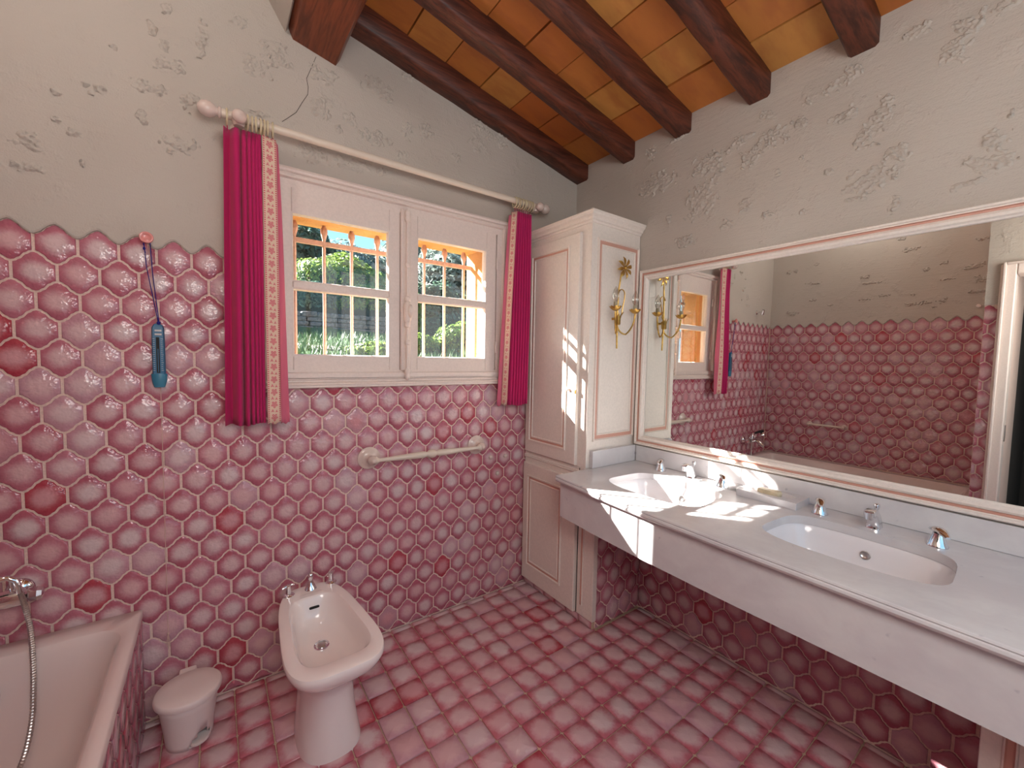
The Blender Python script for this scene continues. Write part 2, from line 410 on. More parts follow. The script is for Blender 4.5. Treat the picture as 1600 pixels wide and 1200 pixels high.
def scallop(u, cu):
    x = (u - cu) / W_; x = (x - round(x)) * W_
    up = [p for p in CELL if p[1] > SS / 2 - .001]; up = sorted(up)
    return .068 + RP * 18 + float(np.interp(x, [p[0] for p in up], [p[1] for p in up])) - .001
def plaster_skin(parent, P3, N3, u0, u1, zlow, ztop, t=.011, du=W_ / 14):
    n = max(1, int(round((u1 - u0) / du))); N3 = Vector(N3); b = MB()
    us = [u0 + (u1 - u0) * i / n for i in range(n + 1)]
    A = [Vector(P3(u, zlow(u))) for u in us]; B = [Vector(P3(u, zlow(u))) + N3 * t * .75 for u in us]
    C_ = [Vector(P3(u, zlow(u) + .006)) + N3 * t for u in us]; D_ = [Vector(P3(u, ztop)) + N3 * t for u in us]
    b.rings([A, B, C_, D_], closed=False)
    return b.build('plaster_coat', M['plaster'], parent)

# raised rough patches of plaster, laid where the photograph shows them: (u, z, width, height)
LB=[(-2.286,1.956,0.072,0.053),(-2.297,1.882,0.077,0.026),(-2.142,2.167,0.048,0.036),(-2.223,2.128,0.025,0.023),(-2.092,2.315,0.02,0.018),(-1.997,2.418,0.026,0.041),(-1.964,2.373,0.029,0.029),(-1.95,2.315,0.077,0.038),(-2.009,2.224,0.074,0.042),(-1.895,2.214,0.054,0.061),(-2.03,2.113,0.029,0.042),(-1.934,2.054,0.096,0.052),(-2.19,2.016,0.031,0.024),(-2.226,2.042,0.022,0.013),(-2.177,1.926,0.011,0.02),(-1.958,2.501,0.024,0.038),(-1.863,2.444,0.029,0.105),(-1.748,2.556,0.056,0.041),(-1.69,2.413,0.094,0.065),(-1.636,2.487,0.097,0.071),(-1.46,2.475,0.098,0.056),(-1.47,2.347,0.073,0.081),(-1.357,2.34,0.053,0.048),(-1.239,2.512,0.124,0.071),(-1.259,2.3,0.118,0.06),(-1.184,2.294,0.029,0.028),(-1.011,2.403,0.065,0.059),(-1.106,2.372,0.049,0.063),(-1.118,2.26,0.068,0.034),(-0.849,2.33,0.043,0.043),(-0.732,2.434,0.092,0.083),(-0.659,2.499,0.071,0.052),(-0.586,2.493,0.082,0.059),(-1.513,2.163,0.1,0.076),(-1.352,2.151,0.165,0.048),(-1.222,2.157,0.04,0.05),(-0.718,2.534,0.084,0.057),(-1.411,2.283,0.036,0.036),(-1.094,2.621,0.062,0.028),(-1.703,2.247,0.104,0.019)]
LR=[(-0.831,2.086,0.141,0.146),(-0.863,2.234,0.145,0.086),(-0.591,2.233,0.181,0.096),(-0.756,1.91,0.1,0.043),(-0.985,2.281,0.049,0.06),(-1.033,2.196,0.078,0.074),(-1.122,2.238,0.101,0.066),(-1.042,2.286,0.046,0.021),(-1.208,2.257,0.053,0.044),(-1.147,2.099,0.026,0.028),(-1.228,2.123,0.015,0.015),(-1.022,2.002,0.069,0.043),(-0.95,1.94,0.051,0.039),(-1.118,1.939,0.053,0.026),(-1.235,1.915,0.052,0.02),(-1.316,2.038,0.044,0.023),(-1.436,1.971,0.122,0.074),(-1.499,1.972,0.039,0.034),(-1.403,1.916,0.051,0.02),(-1.506,1.869,0.026,0.051),(-1.425,2.122,0.067,0.065),(-1.51,2.038,0.061,0.054),(-1.359,2.225,0.087,0.041),(-1.459,2.198,0.054,0.072),(-1.304,2.333,0.068,0.037),(-1.366,2.356,0.059,0.053),(-1.236,2.325,0.038,0.024),(-1.541,2.399,0.064,0.04),(-1.625,2.289,0.058,0.077),(-1.656,2.349,0.082,0.052),(-1.72,2.358,0.058,0.036),(-1.713,1.996,0.06,0.044),(-1.713,1.929,0.087,0.059),(-1.679,1.879,0.071,0.023),(-1.746,2.049,0.017,0.025),(-0.662,2.031,0.036,0.05),(-1.086,2.344,0.049,0.031),(-0.546,2.398,0.054,0.065),(-0.696,2.415,0.104,0.024)]

from mathutils import noise as mnoise
def lumps(parent, P3, N3, items, seed):
    N3 = Vector(N3); b = MB(); rg = random.Random(seed)
    for (u, v, w_, h_) in items:
        w_ *= 1.25; h_ *= 1.35; nx = max(8, min(44, int(w_ / .0032))); ny = max(8, min(44, int(h_ / .0032))); o = Vector((rg.uniform(0, 90), rg.uniform(0, 90), 0)); idx = {}; V = []
        H = {}
        for j in range(ny + 1):
            for i in range(nx + 1):
                x, y = (i / nx - .5) * 2, (j / ny - .5) * 2; q = Vector((u + x * w_ / 2, v + y * h_ / 2, 0))
                f = mnoise.noise(q * 30 + o) * 1.0 + mnoise.noise(q * 75 + o) * .9
                m_ = max(0, 1 - (x * x + y * y) ** .5 * .95 + f * .75 - .18)
                k = min(1, m_ * 3.2); rough = .35 + .9 * mnoise.noise(q * 170 + o) + .5 * mnoise.noise(q * 80 + o)
                H[i, j] = -.0012 + k * (.0030 + .0100 * max(0, rough)) if m_ > 0 else -.0012
        for j in range(ny):
            for i in range(nx):
                if max(H[i, j], H[i + 1, j], H[i, j + 1], H[i + 1, j + 1]) <= -.0011: continue
                f = []
                for a_ in ((i, j), (i + 1, j), (i + 1, j + 1), (i, j + 1)):
                    if a_ not in idx:
                        idx[a_] = len(V); V.append(Vector(P3(u + (a_[0] / nx - .5) * w_, v + (a_[1] / ny - .5) * h_)) + N3 * (.0108 + H[a_]))
                    f.append(idx[a_])
                b.f.append(tuple(q_ + len(b.v) for q_ in f)); b.mi.append(0); b.rnd.append(0.)
        b.v += [tuple(v_) for v_ in V]
    return b.build('plaster_lumps', M['plaster'], parent, smooth=75, kind='stuff')

# ================================================================== THE SETTING
BX = .2  # roof slope per metre towards the tub
# window wall
wb = MB()
for a in ((-2.95, -1.69, 0, .06, -.1, 3.2), (-.56, .15, 0, .06, -.1, 3.2), (-1.69, -.56, 0, .06, -.1, 1.235), (-1.69, -.56, 0, .06, 2.035, 3.2)): wb.box(*a)
wall_back = wb.build('wall_back', M['grout'], kind='structure')
ob = MB()
for a in ((-3.0, -1.64, .06, .24, -.1, 3.2), (-.64, .2, .06, .24, -.1, 3.2), (-1.64, -.64, .06, .24, -.1, 1.26), (-1.64, -.64, .06, .24, 1.93, 3.2)): ob.box(*a)
ob.build('render_coat', M['stucco'], wall_back)
PB = lambda u, v: (u, 0, v)
CUB = -1.4783
hex_field(wall_back, PB, (0, -1, 0), 'wall_tile', CUB, (-2.815, -.02, .006, 1.9), None, M['tile'],
          skip=lambda u, z: (-1.70 < u < -.55 and 1.27 < z < 1.99) or (u > -.32))
SK = scallop
plaster_skin(wall_back, PB, (0, -1, 0), -2.82, -1.70, lambda u: SK(u, CUB), 3.15)
plaster_skin(wall_back, PB, (0, -1, 0), -1.70, -.55, lambda u: 2.05, 3.15)
plaster_skin(wall_back, PB, (0, -1, 0), -.55, 0, lambda u: SK(u, CUB), 3.15)
b = MB(); cp = [(-1.4909, 2.54), (-1.505, 2.50), (-1.527, 2.441), (-1.521, 2.41), (-1.523, 2.381), (-1.545, 2.34), (-1.566, 2.296), (-1.60, 2.26), (-1.616, 2.244)]
b.tube([(x, -.0112, z) for x, z in cp], .0011, 4); b.build('crack', M['gap'], wall_back)
lumps(wall_back, PB, (0, -1, 0), LB, 1)
# mirror wall
wr = MB().box(0, .1, -2.85, .1, -.1, 3.2).build('wall_right', M['grout'], kind='structure')
PR = lambda u, v: (0, u, v)
CUR = -1.162
hex_field(wr, PR, (-1, 0, 0), 'wall_tile', CUR, (-1.90, -.56, .006, .765), None, M['tile'])
plaster_skin(wr, PR, (-1, 0, 0), -2.75, 0, lambda u: .78, 3.15)
lumps(wr, PR, (-1, 0, 0), LR, 2)
# tub wall, seen in the mirror
wl = MB().box(-2.92, -2.82, -1.62, .1, -.1, 3.2).build('wall_left', M['grout'], kind='structure')
PL = lambda u, v: (-2.82, u, v)
CUL = -.0755
hex_field(wl, PL, (1, 0, 0), 'wall_tile', CUL, (-1.515, -.012, .44, 1.9), None, M['tile'], rank='all')
plaster_skin(wl, PL, (1, 0, 0), -1.52, 0, lambda u: SK(u, CUL), 3.15)
rg = random.Random(4); lumps(wl, PL, (1, 0, 0), [(rg.uniform(-1.48, -.04), rg.uniform(1.76, 2.6), rg.uniform(.04, .11), rg.uniform(.015, .04)) for _ in range(34)], 3)
# short pier and door wall in front of the tub
wp = MB()
wp.box(-2.82, -2.10, -1.640, -1.525, -.1, 3.2); wp.box(-2.20, -2.10, -2.85, -2.42, -.1, 3.2); wp.box(-2.20, -2.10, -2.42, -1.64, 1.93, 3.2)
pier = wp.build('wall_left', M['grout'], kind='structure')
PP = lambda u, v: (-2.10, u, v)
hex_field(pier, PP, (1, 0, 0), 'wall_tile', -1.545, (-1.585, -1.527, .006, 1.72), None, M['tile'], rank='all')
plaster_skin(pier, PP, (1, 0, 0), -1.64, -1.525, lambda u: 1.722, 3.15); plaster_skin(pier, PP, (1, 0, 0), -2.75, -1.64, lambda u: 1.94, 3.15)
plaster_skin(pier, PP, (1, 0, 0), -2.75, -2.42, lambda u: .005, 3.15)
# wall behind the camera; window opening added to let in fill daylight
wf = MB()
for a in ((-2.2, -1.98, -2.85, -2.75, -.1, 3.2), (-.12, .1, -2.85, -2.75, -.1, 3.2), (-1.98, -.12, -2.85, -2.75, -.1, .85), (-1.98, -.12, -2.85, -2.75, 2.30, 3.2)): wf.box(*a)
wf.build('wall_front', M['plaster'], kind='structure')
b = MB(); pf = lambda u, v, h: (u, -2.75 + h, v)
b.frame(pf, -2.02, -.08, .80, 2.35, [(0, 0), (0, .03), (.06, .03), (.06, -.04)], cap=False); b.box(-1.07, -1.03, -2.80, -2.76, .85, 2.30)
b.build('fill_window', M['winpaint'], kind='structure')  # frame of the added, unseen window
# dark hallway beyond the door
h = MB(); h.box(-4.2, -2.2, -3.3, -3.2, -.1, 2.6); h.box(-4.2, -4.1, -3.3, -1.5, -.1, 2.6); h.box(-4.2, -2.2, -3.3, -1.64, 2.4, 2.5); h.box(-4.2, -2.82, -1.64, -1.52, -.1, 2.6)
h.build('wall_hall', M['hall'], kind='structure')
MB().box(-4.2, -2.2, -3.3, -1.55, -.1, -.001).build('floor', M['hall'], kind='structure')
# door frame and open leaf edge
b = MB(); pd = lambda u, v, h: (-2.10 + h, u, v)
for y0, y1 in ((-1.645, -1.580), (-2.49, -2.425)): b.box(-2.22, -2.075, y0, y1, 0, 1.96)
b.box(-2.22, -2.075, -2.425, -1.645, 1.895, 1.96)
d1 = b.build('door_1', M['winpaint'], kind='structure', bevel=.006)
b = MB(); b.box(-2.075, -2.060, -1.604, -1.590, 0, 1.97); b.box(-2.075, -2.060, -2.48, -2.466, 0, 1.97); b.box(-2.075, -2.060, -2.466, -1.604, 1.955, 1.97); b.build('architrave', M['winpaint'], d1, bevel=.004)
MB().box(-2.16, -2.13, -1.650, -1.6451, .88, .98).build('strike_plate', M['dullchrome'], d1)

# floor
fl = MB().box(-2.9, .1, -2.85, .1, -.12, -.0065).build('floor', M['floor_grout'], kind='structure')
ft = []
xs = [-.0262 - .105 * k for k in range(0, 28)]; ys = [-.0315 - .107 * k for k in range(0, 27)]
def ftile(x0, x1, y0, y1):
    g = .0022; return x0 + g, x1 - g, y0 + g, y1 - g
cellsf = []
X = [0] + xs; Yl = [0] + ys
for i in range(len(X) - 1):
    for j in range(len(Yl) - 1):
        x1, x0 = X[i], X[i + 1]; y1, y0 = Yl[j], Yl[j + 1]
        cx, cy = (x0 + x1) / 2, (y0 + y1) / 2
        if x0 < -2.13 or y0 < -2.75: continue
        if cx > -.36 and cy > -.55: continue
        dd = (Vector((cx, cy, 0)) - CX).length + (0 if in_view((cx, cy, 0), 80) else 10)
        cellsf.append((dd, x0, x1, y0, y1, i > 0 and j > 0))
cellsf.sort()
def fpoly(w, hh):
    r = .006; return rrect(-w / 2, w / 2, -hh / 2, hh / 2, r, 2)
TF = lambda u, v, h: Vector((u, v, h))
vs, fs, uv = tile_geo(fpoly(.1006, .1026), TF, us=.062, h=.0065, flat=True); fshared = tile_mesh('floor_tile', [(vs, fs, uv, 0.0)], M['ftile'])
rest = []
for i, (dd, x0, x1, y0, y1, full) in enumerate(cellsf):
    c = Vector(((x0 + x1) / 2 + random.uniform(-.0006, .0006), (y0 + y1) / 2 + random.uniform(-.0006, .0006), -.0065))
    if i < 300 and full: put('floor_tile', fshared, fl, c); continue
    wd, hh = x1 - x0 - .0044, y1 - y0 - .0044
    vs, fs, uv = tile_geo(rrect(-wd / 2, wd / 2, -hh / 2, hh / 2, min(.005, wd / 3, hh / 3), 2), TF, us=.062, h=.0065, flat=True)
    if i < 300: put('floor_tile', tile_mesh('floor_tile', [(vs, fs, uv, random.random())], M['ftile']), fl, c)
    else: rest.append(([v + c for v in vs], fs, uv, random.random()))
put('floor_tile_field', tile_mesh('floor_tile_field', rest, M['ftile']), fl, (0, 0, 0), 'stuff')

# ceiling: clay tiles on rafters, rafters on a purlin
zr = lambda x: 2.50 - BX * x
def slope_box(x0, x1, y0, y1, d0, d1, wob=0, n=1):
    b = MB(); R_ = []
    for i in range(n + 1):
        x = x0 + (x1 - x0) * i / n; z = zr(x); w1, w2, w3 = (random.uniform(-wob, wob) for _ in range(3))
        c = .010 if n > 1 else 0
        R_.append([(x, y0 + w1, z + d1), (x, y0 + w1, z + d0 + c), (x, y0 + w1 + c, z + d0 + w2), (x, y1 + w3 - c, z + d0 + w2), (x, y1 + w3, z + d0 + c), (x, y1 + w3, z + d1)])
    b.rings(R_, True, True, True); return b
ceil = slope_box(-2.95, .12, -2.9, .12, .018, .08).build('ceiling', M['gap'], kind='structure')
by = [(-.10, 0.0), (-.442, -.357), (-.762, -.676), (-1.100, -1.013), (-1.440, -1.352), (-1.782, -1.694), (-2.12, -2.03), (-2.46, -2.37), (-2.80, -2.71)]
for y0, y1 in by: slope_box(-2.82, -.001, y0, y1, -.09, .004, .0028, 26).build('beam', M['wood'], ceil, smooth=60)
for k in range(len(by) - 1):
    ya, yb = by[k + 1][1] - .01, by[k][0] + .01; off = random.uniform(-.02, .02)
    xk = [0.0, -.20 + off] + [-.20 + off - .185 * i for i in range(1, 16)]
    for i in range(len(xk) - 1):
        if xk[i + 1] < -2.83: break
        j = random.uniform(-.003, .003)
        slope_box(xk[i + 1] + .003, xk[i] - .003, ya, yb, j, .02 + j).build('clay_tile', M['terra'], ceil)
b = MB(); sec = [(-1.596, 2.70), (-1.588, 2.60), (-1.576, 2.568), (-1.418, 2.539), (-1.40, 2.56), (-1.372, 2.70)]
R_ = []
for i in range(22):
    y = -2.75 * i / 21; R_.append([(x + random.uniform(-.003, .003) * (1 if 0 < k < 5 else 0), y, z + random.uniform(-.003, .003) + .06 * (k in (0, 5))) for k, (x, z) in enumerate(sec)])
b.rings(R_, True, True, True); b.build('purlin', M['purlin'], ceil, smooth=50, label='heavy reddish purlin under the rafters')
b = MB(); b.rings([[(-1.592, y, 2.60), (-1.60, y, 2.585), (-1.67, y, 2.70), (-1.86, y, 2.99), (-1.58, y, 2.99)] for y in (-2.75, -.001)], True, True, True)
b.build('plaster_infill', M['plaster'], ceil)

# ------------------------------------------------------------------ window
pw = lambda u, v, h: (u, -h, v)
w1 = bpy.data.objects.new('window_1', None); COL.objects.link(w1); w1.location = (-1.125, 0, 1.2); w1['kind'] = 'structure'
b = MB()  # casing: outer moulding and flat
b.frame(pw, -1.728, -.522, 1.198, 2.075, [(0, 0), (0, .024), (.004, .032), (.012, .036), (.020, .032), (.024, .022), (.030, .022), (.034, .030), (.040, .030), (.044, .014), (.074, .012), (.076, -.03)], cap=False)
b.build('casing', M['winpaint'], w1, smooth=35)
b = MB().box(-1.728, -.522, -.034, 0, 1.196, 1.212).box(-1.69, -.56, -.030, .03, 1.232, 1.262).build('sill', M['winpaint'], w1, bevel=.004)
def sash(x0, x1, gx0, gx1):
    b = MB(); yf, yb = -.012, .034
    z0, z1, g0, g1 = 1.268, 2.018, 1.330, 1.905
    b.box(x0, gx0, yf, yb, z0, z1); b.box(gx1, x1, yf, yb, z0, z1); b.box(gx0, gx1, yf, yb, z0, g0); b.box(gx0, gx1, yf, yb, g1, z1)
    s = b.build('sash', M['winpaint'], w1, bevel=.0025)
    for (a, c) in ((g0, 1.604), (1.633, g1)):
        MB().frame(pw, gx0 - .003, gx1 + .003, a - .003, c + .003, [(0, .0125), (.006, .0115), (.009, .002), (.010, -.01)], cap=False).build('glazing_bead', M['winpaint'], s, smooth=40)
        MB().box(gx0, gx1, .010, .013, a, c).build('pane', M['pane'], s)
    MB().box(gx0, gx1, -.014, .030, 1.602, 1.635).build('muntin', M['winpaint'], s, bevel=.006)
    return s
sash(-1.650, -1.139, -1.587, -1.189); sash(-1.086, -.602, -1.052, -.663)
MB().box(-1.137, -1.088, -.024, .03, 1.268, 2.018).build('cover_strip', M['winpaint'], w1, bevel=.005)
for x, z in ((-.600, 1.845), (-.600, 1.395), (-1.652, 1.845), (-1.652, 1.395)):
    MB().lathe([(.0, -.034), (.005, -.030), (.0065, -.026), (.0065, .026), (.005, .030), (0, .034)], (x, -.020, z), n=10).build('hinge', M['winpaint'], w1, smooth=50)
b = MB(); ex, ey = -1.112, -.040
b.lathe([(.0065, 0), (.0065, .76)], (ex, ey, 1.245), n=12)
for z in (1.255, 1.985):
    b.lathe([(.006, -.03), (.012, -.024), (.014, -.012), (.010, -.004), (.014, .004), (.013, .016), (.007, .024), (.006, .03)], (ex, ey, z), n=14)
for z in (1.40, 1.76): b.lathe([(.006, -.012), (.011, -.008), (.011, .008), (.006, .012)], (ex, ey, z), n=12)
b.build('bolt_rod', M['winpaint'], w1, smooth=60)
b = MB(); b.lathe([(.007, -.075), (.013, -.068), (.013, -.055), (.009, -.050), (.016, -.040), (.018, -.01), (.018, .02), (.015, .04), (.009, .047), (.014, .052), (.013, .064), (.007, .072)], (ex, ey, 1.545), n=16)
b.build('bolt_case', M['winpaint'], w1, smooth=60)
q = [(0, 0), (.010, .002), (.014, .010), (.018, .018), (.020, .028), (.016, .036), (0, .038)]
b = MB(); b.rings([[Vector((ex + .006 + math.cos(a) * r * .62, ey - h_ * .9, 1.545 + math.sin(a) * r * 1.55)) for a in [2 * PI * j / 18 for j in range(18)]] for r, h_ in q], True, True, True)
b.build('bolt_knob', M['winpaint'], w1, smooth=60)
# exterior grille
g = thing('window_grille', (-1.1, .19, 1.26), 'painted iron grille of upright bars behind the window panes', 'grille')
for x in [-1.549, -1.426, -1.303, -1.180, -1.055, -.930, -.810, -.690]:
    b = MB(); b.lathe([(.0075, 0), (.0075, .612), (.011, .625), (.016, .645), (.015, .660), (.009, .672), (.011, .685)], (x, .19, 1.255), n=10); b.build('bar', M['iron'], g, smooth=60)
for z in (1.848,): MB().box(-1.57, -.635, .183, .197, z - .011, z + .011).build('rail', M['iron'], g, bevel=.002)

# ------------------------------------------------------------------ corner cabinet
CXF, CYF = -.375, -.497      # door plane, side plane of the tall part
pc = lambda u, v, h: (CXF - h, u, v)
ps = lambda u, v, h: (u, CYF - h, v)
cab = thing('corner_cabinet', (-.19, -.27, 0), 'tall cream built-in cabinet with panelled doors in the corner by the window', 'cabinet')
b = MB(); b.box(CXF, -.013, CYF, -.012, .7985, 2.0); b.box(CXF, -.013, -.498, -.012, .047, .798); b.box(CXF, -.013, -.555, -.498, .047, .770)
b.build('body', M['cream'], cab, bevel=.0015)
b = MB(); cpz = [(0, 1.990), (.006, 1.992), (.008, 2.000), (.016, 2.004), (.018, 2.012), (.026, 2.020), (.030, 2.022), (.032, 2.030), (.036, 2.034), (.036, 2.040), (0, 2.040)]
b.rings([[(CXF - d, -.0115, z), (CXF - d, CYF - d, z), (-.013, CYF - d, z)] for d, z in cpz], closed=False)
b.add([(CXF - .036, -.0115, 2.040), (CXF - .036, CYF - .036, 2.040), (-.013, CYF - .036, 2.040), (-.013, -.0115, 2.04)], [(0, 1, 2, 3)])
b.build('crown', M['cream'], cab, smooth=30)
def door(name, y0, y1, z0, z1, py0, py1, pz0, pz1, rose=True):
    b = MB(); b.frame(pc, y0, y1, z0, z1, [(0, .0005), (0, .016), (.003, .019), (.006, .019)], cap=True)
    d = b.build(name, M['cream'], cab, smooth=35)
    b = MB(); b.frame(pc, py0, py1, pz0, pz1, [(0, .0192), (.002, .026), (.008, .026), (.012, .0195), (.022, .0193), (.026, .0235), (.030, .0235), (.033, .0195)], [0, 0, 0, 1, 0, 0, 0], cap=False)
    b.build('panel_moulding', [M['cream'], M['rose']], d, smooth=35)
    b = MB(); MB
    return d
d = door('door', -.437, -.030, .805, 1.957, -.368, -.066, .868, 1.905)
b = MB(); b.lathe([(.0, .014), (.006, .013), (.009, .009), (.008, .005), (.004, .002), (.004, -.004)], (CXF - .019, -.385, 1.185), (-1, 0, 0), 14); b.build('knob', M['knobp'], d, smooth=60)
MB().box(CXF - .026, CXF - .019, -.436, -.431, 1.165, 1.185).build('latch', M['brass'], d)
d = door('door', -.452, -.022, .050, .738, -.355, -.064, .140, .672)
b = MB(); b.lathe([(.006, 0), (.006, .003), (0, .003)], (CXF - .019, -.440, .56), (-1, 0, 0), 12); b.build('keyhole', M['rose'], d)
b = MB(); b.frame(pc, -.497, -.012, .762, .785, [(0, 0), (.003, .006), (.008, .008), (.011, .004)]); b.build('mid_moulding', M['cream'], cab, smooth=30)
b = MB(); b.frame(pc, -.5, -.484, .10, .740, [(0, .0002), (.001, .004), (.003, .005), (.006, .001)], [0, 0, 1, 1]); b.build('post_groove', [M['cream'], M['rose']], cab)
MB().box(CXF - .003, CXF, -.4605, -.4575, .05, .795).build('seam', M['gap'], cab)
b = MB(); b.frame(ps, -.335, -.022, .930, 1.928, [(0, 0), (.001, .008), (.006, .010), (.010, .004), (.011, .001), (.028, .001), (.030, .006), (.034, .006), (.037, .001)], [0, 0, 0, 0, 1, 0, 0, 0], cap=False)
b.build('panel_moulding', [M['cream'], M['rose']], cab, smooth=35)
# tiled cheek under the counter
b = MB().box(-.345, -.008, -.560, -.555, .006, .768); chk = b.build('tiled_cheek', M['grout'], cab)
PC = lambda u, v: (u, -.560, v)
hex_field(chk, PC, (0, -1, 0), 'tile', -.2145, (-.342, -.010, .006, .765), None, M['tile'])
MB().box(CXF, -.346, -.568, -.555, .047, .768).build('cheek_stile', M['cream'], cab, bevel=.002)
b = MB().box(-.362, -.02, -.556, -.012, -.004, .046).build('plinth', M['floor_grout'], cab)
for k in range(6):
    y1 = -.012 - .091 * k; y0 = y1 - .087; us = .05
    T = lambda u, v, h: Vector((-h, u, v)); poly = rrect(-.0435, .0435, -.019, .019, .003, 2)
    vs, fs, uv = tile_geo(poly, T, us=.05, h=.006, flat=True)
    put('plinth_tile', tile_mesh('plinth_tile', [(vs, fs, uv, random.random())], M['ftile']), b, (-.362, (y0 + y1) / 2, .023))

# end cabinet carrying the far end of the counter
ec = thing('end_cabinet', (-.19, -2.1, 0), 'low cream cabinet under the near end of the marble counter', 'cabinet')
MB().box(CXF, -.012, -2.45, -1.812, .0, .768).build('body', M['cream'], ec, bevel=.002)
b = MB(); b.frame(pc, -1.872, -1.846, .06, .740, [(0, .0002), (.002, .005), (.005, .006), (.008, .001)], [0, 0, 1, 1]); b.build('post_groove', [M['cream'], M['rose']], ec)
b = MB(); b.frame(pc, -2.40, -1.90, .06, .74, [(0, .0005), (0, .016), (.003, .019)]); b.build('door', M['cream'], ec)

# ------------------------------------------------------------------ marble counter with two basins
def sink_poly(cy, inset=0.0, n=44):
    pts = []
    for j in range(n):
        a = 2 * PI * j / n; c, s_ = math.cos(a), math.sin(a); p = 2 / 4.2
        x = math.copysign(abs(c) ** p, c); y = math.copysign(abs(s_) ** p, s_)
        hx = .158 - inset; hy = .222 - inset
        fx = 1 - .10 * (x > 0) * 0; yy = y * hy * (1 - .08 * (x + 1) / 2)
        xx = x * hx
        if x < 0: xx *= 1 - .13 * y * y * (3 * x * x + 2 * x * x * x)      # bowed front
        pts.append((-.318 + xx, cy + yy))
    return pts
ct = thing('vanity_counter', (-.3, -1.4, .6), 'long white marble counter with moulded front edge and deep apron under the mirror', 'counter')
front = [(-.578, -.508), (-.602, -.75), (-.618, -1.0), (-.626, -1.3), (-.628, -1.9), (-.628, -2.45)]
SY = (-.892, -1.532)
loops = [[(-.0125, -.508)] + front + [(-.0125, -2.45)]] + [sink_poly(c) for c in SY]
flat = [p for l in loops for p in l]
tris = geometry.tessellate_polygon([[Vector((x, y, 0)) for x, y in l] for l in loops])
b = MB(); b.add([(x, y, .80) for x, y in flat], [tuple(t) for t in tris]); b.add([(x, y, .772) for x, y in flat], [tuple(t)[::-1] for t in tris])
for l in loops[1:]:
    b.rings([[(x + (x + .318) * .0, y, .80) for x, y in l], [(x, y, .772) for x, y in l]])
fr = [(-.0125, -.508)] + front + [(-.0125, -2.45)]
def foff(d): return [(x - (d if i not in (0, len(fr) - 1) else 0), y + (d if i <= 1 else (-d if i >= len(fr) - 2 else 0)) * 0) for i, (x, y) in enumerate(fr)]
pr_ = [(0, .80), (.003, .7985), (.005, .794), (.002, .790), (.005, .787), (.006, .781), (.003, .775), (0, .772)]
b.rings([[(x, y, z) for x, y in foff(d)] for d, z in pr_], closed=False)
b.build('worktop', M['marble'], ct, smooth=30)
b = MB(); ap = [(x + .024, y) for x, y in front]
b.rings([[(x, y - (.004 if i == 0 else 0), z) for i, (x, y) in enumerate(ap)] for z in (.771, .605)], closed=False); b.rings([[(x + .02, y, z) for x, y in ap] for z in (.605, .771)], closed=False)
b.rings([[(x, y, .605) for x, y in ap], [(x + .02, y, .605) for x, y in ap]], closed=False)
b.add([(ap[0][0], ap[0][1] - .004, .771), (ap[0][0] + .02, ap[0][1], .771), (ap[0][0] + .02, ap[0][1], .605), (ap[0][0], ap[0][1] - .004, .605)], [(0, 1, 2, 3)])
b.build('apron', M['marble'], ct)
MB().box(-.021, -.0115, -2.45, -.522, .8005, .884).build('backsplash', M['marble'], ct, bevel=.002)
MB().box(-.352, -.0215, -.521, -.4985, .8005, .886).build('side_splash', M['marble'], ct, bevel=.002)
for i, cy in enumerate(SY):
    wbn = thing('washbasin', (-.318, cy, .64), ['white undermount basin nearest the tall cabinet, streaked with sunlight', 'white undermount basin in the middle of the counter, fully in shade'][i], 'basin', 'basins set in the marble counter')
    R_ = []
    for ins, z in ((-.004, .7715), (-.001, .768), (.006, .74), (.016, .70), (.030, .665), (.055, .645), (.10, .640), (.14, .6375)):
        R_.append([(x, y, z) for x, y in sink_poly(cy, ins)])
    b = MB(); b.rings(R_, True, False, True); b.build('bowl', M['basin'], wbn, smooth=70)
    b = MB(); b.lathe([(.0, .001), (.010, .001), (.0115, .0025), (.0135, .002), (.014, -.004)], (-.318 + .158 - .0135, cy, .725), (-.97, 0, .25), 18); b.build('overflow', M['dullchrome'], wbn, smooth=50)
    b = MB(); b.lathe([(.024, 0), (.024, .003), (.018, .004), (.016, .002), (0, .002)], (-.30, cy, .6385), n=18); b.build('drain', M['chrome'], wbn, smooth=50)
def fauc(cy, lab, xs):
    t = thing('basin_tap_set', (xs[1], cy, .80), lab, 'tap', 'three-piece chrome tap sets')
    for k, (y, x, la) in enumerate(((cy[0], xs[0], 0), (cy[2], xs[2], 0)) if isinstance(cy, tuple) else ()): pass
    return t
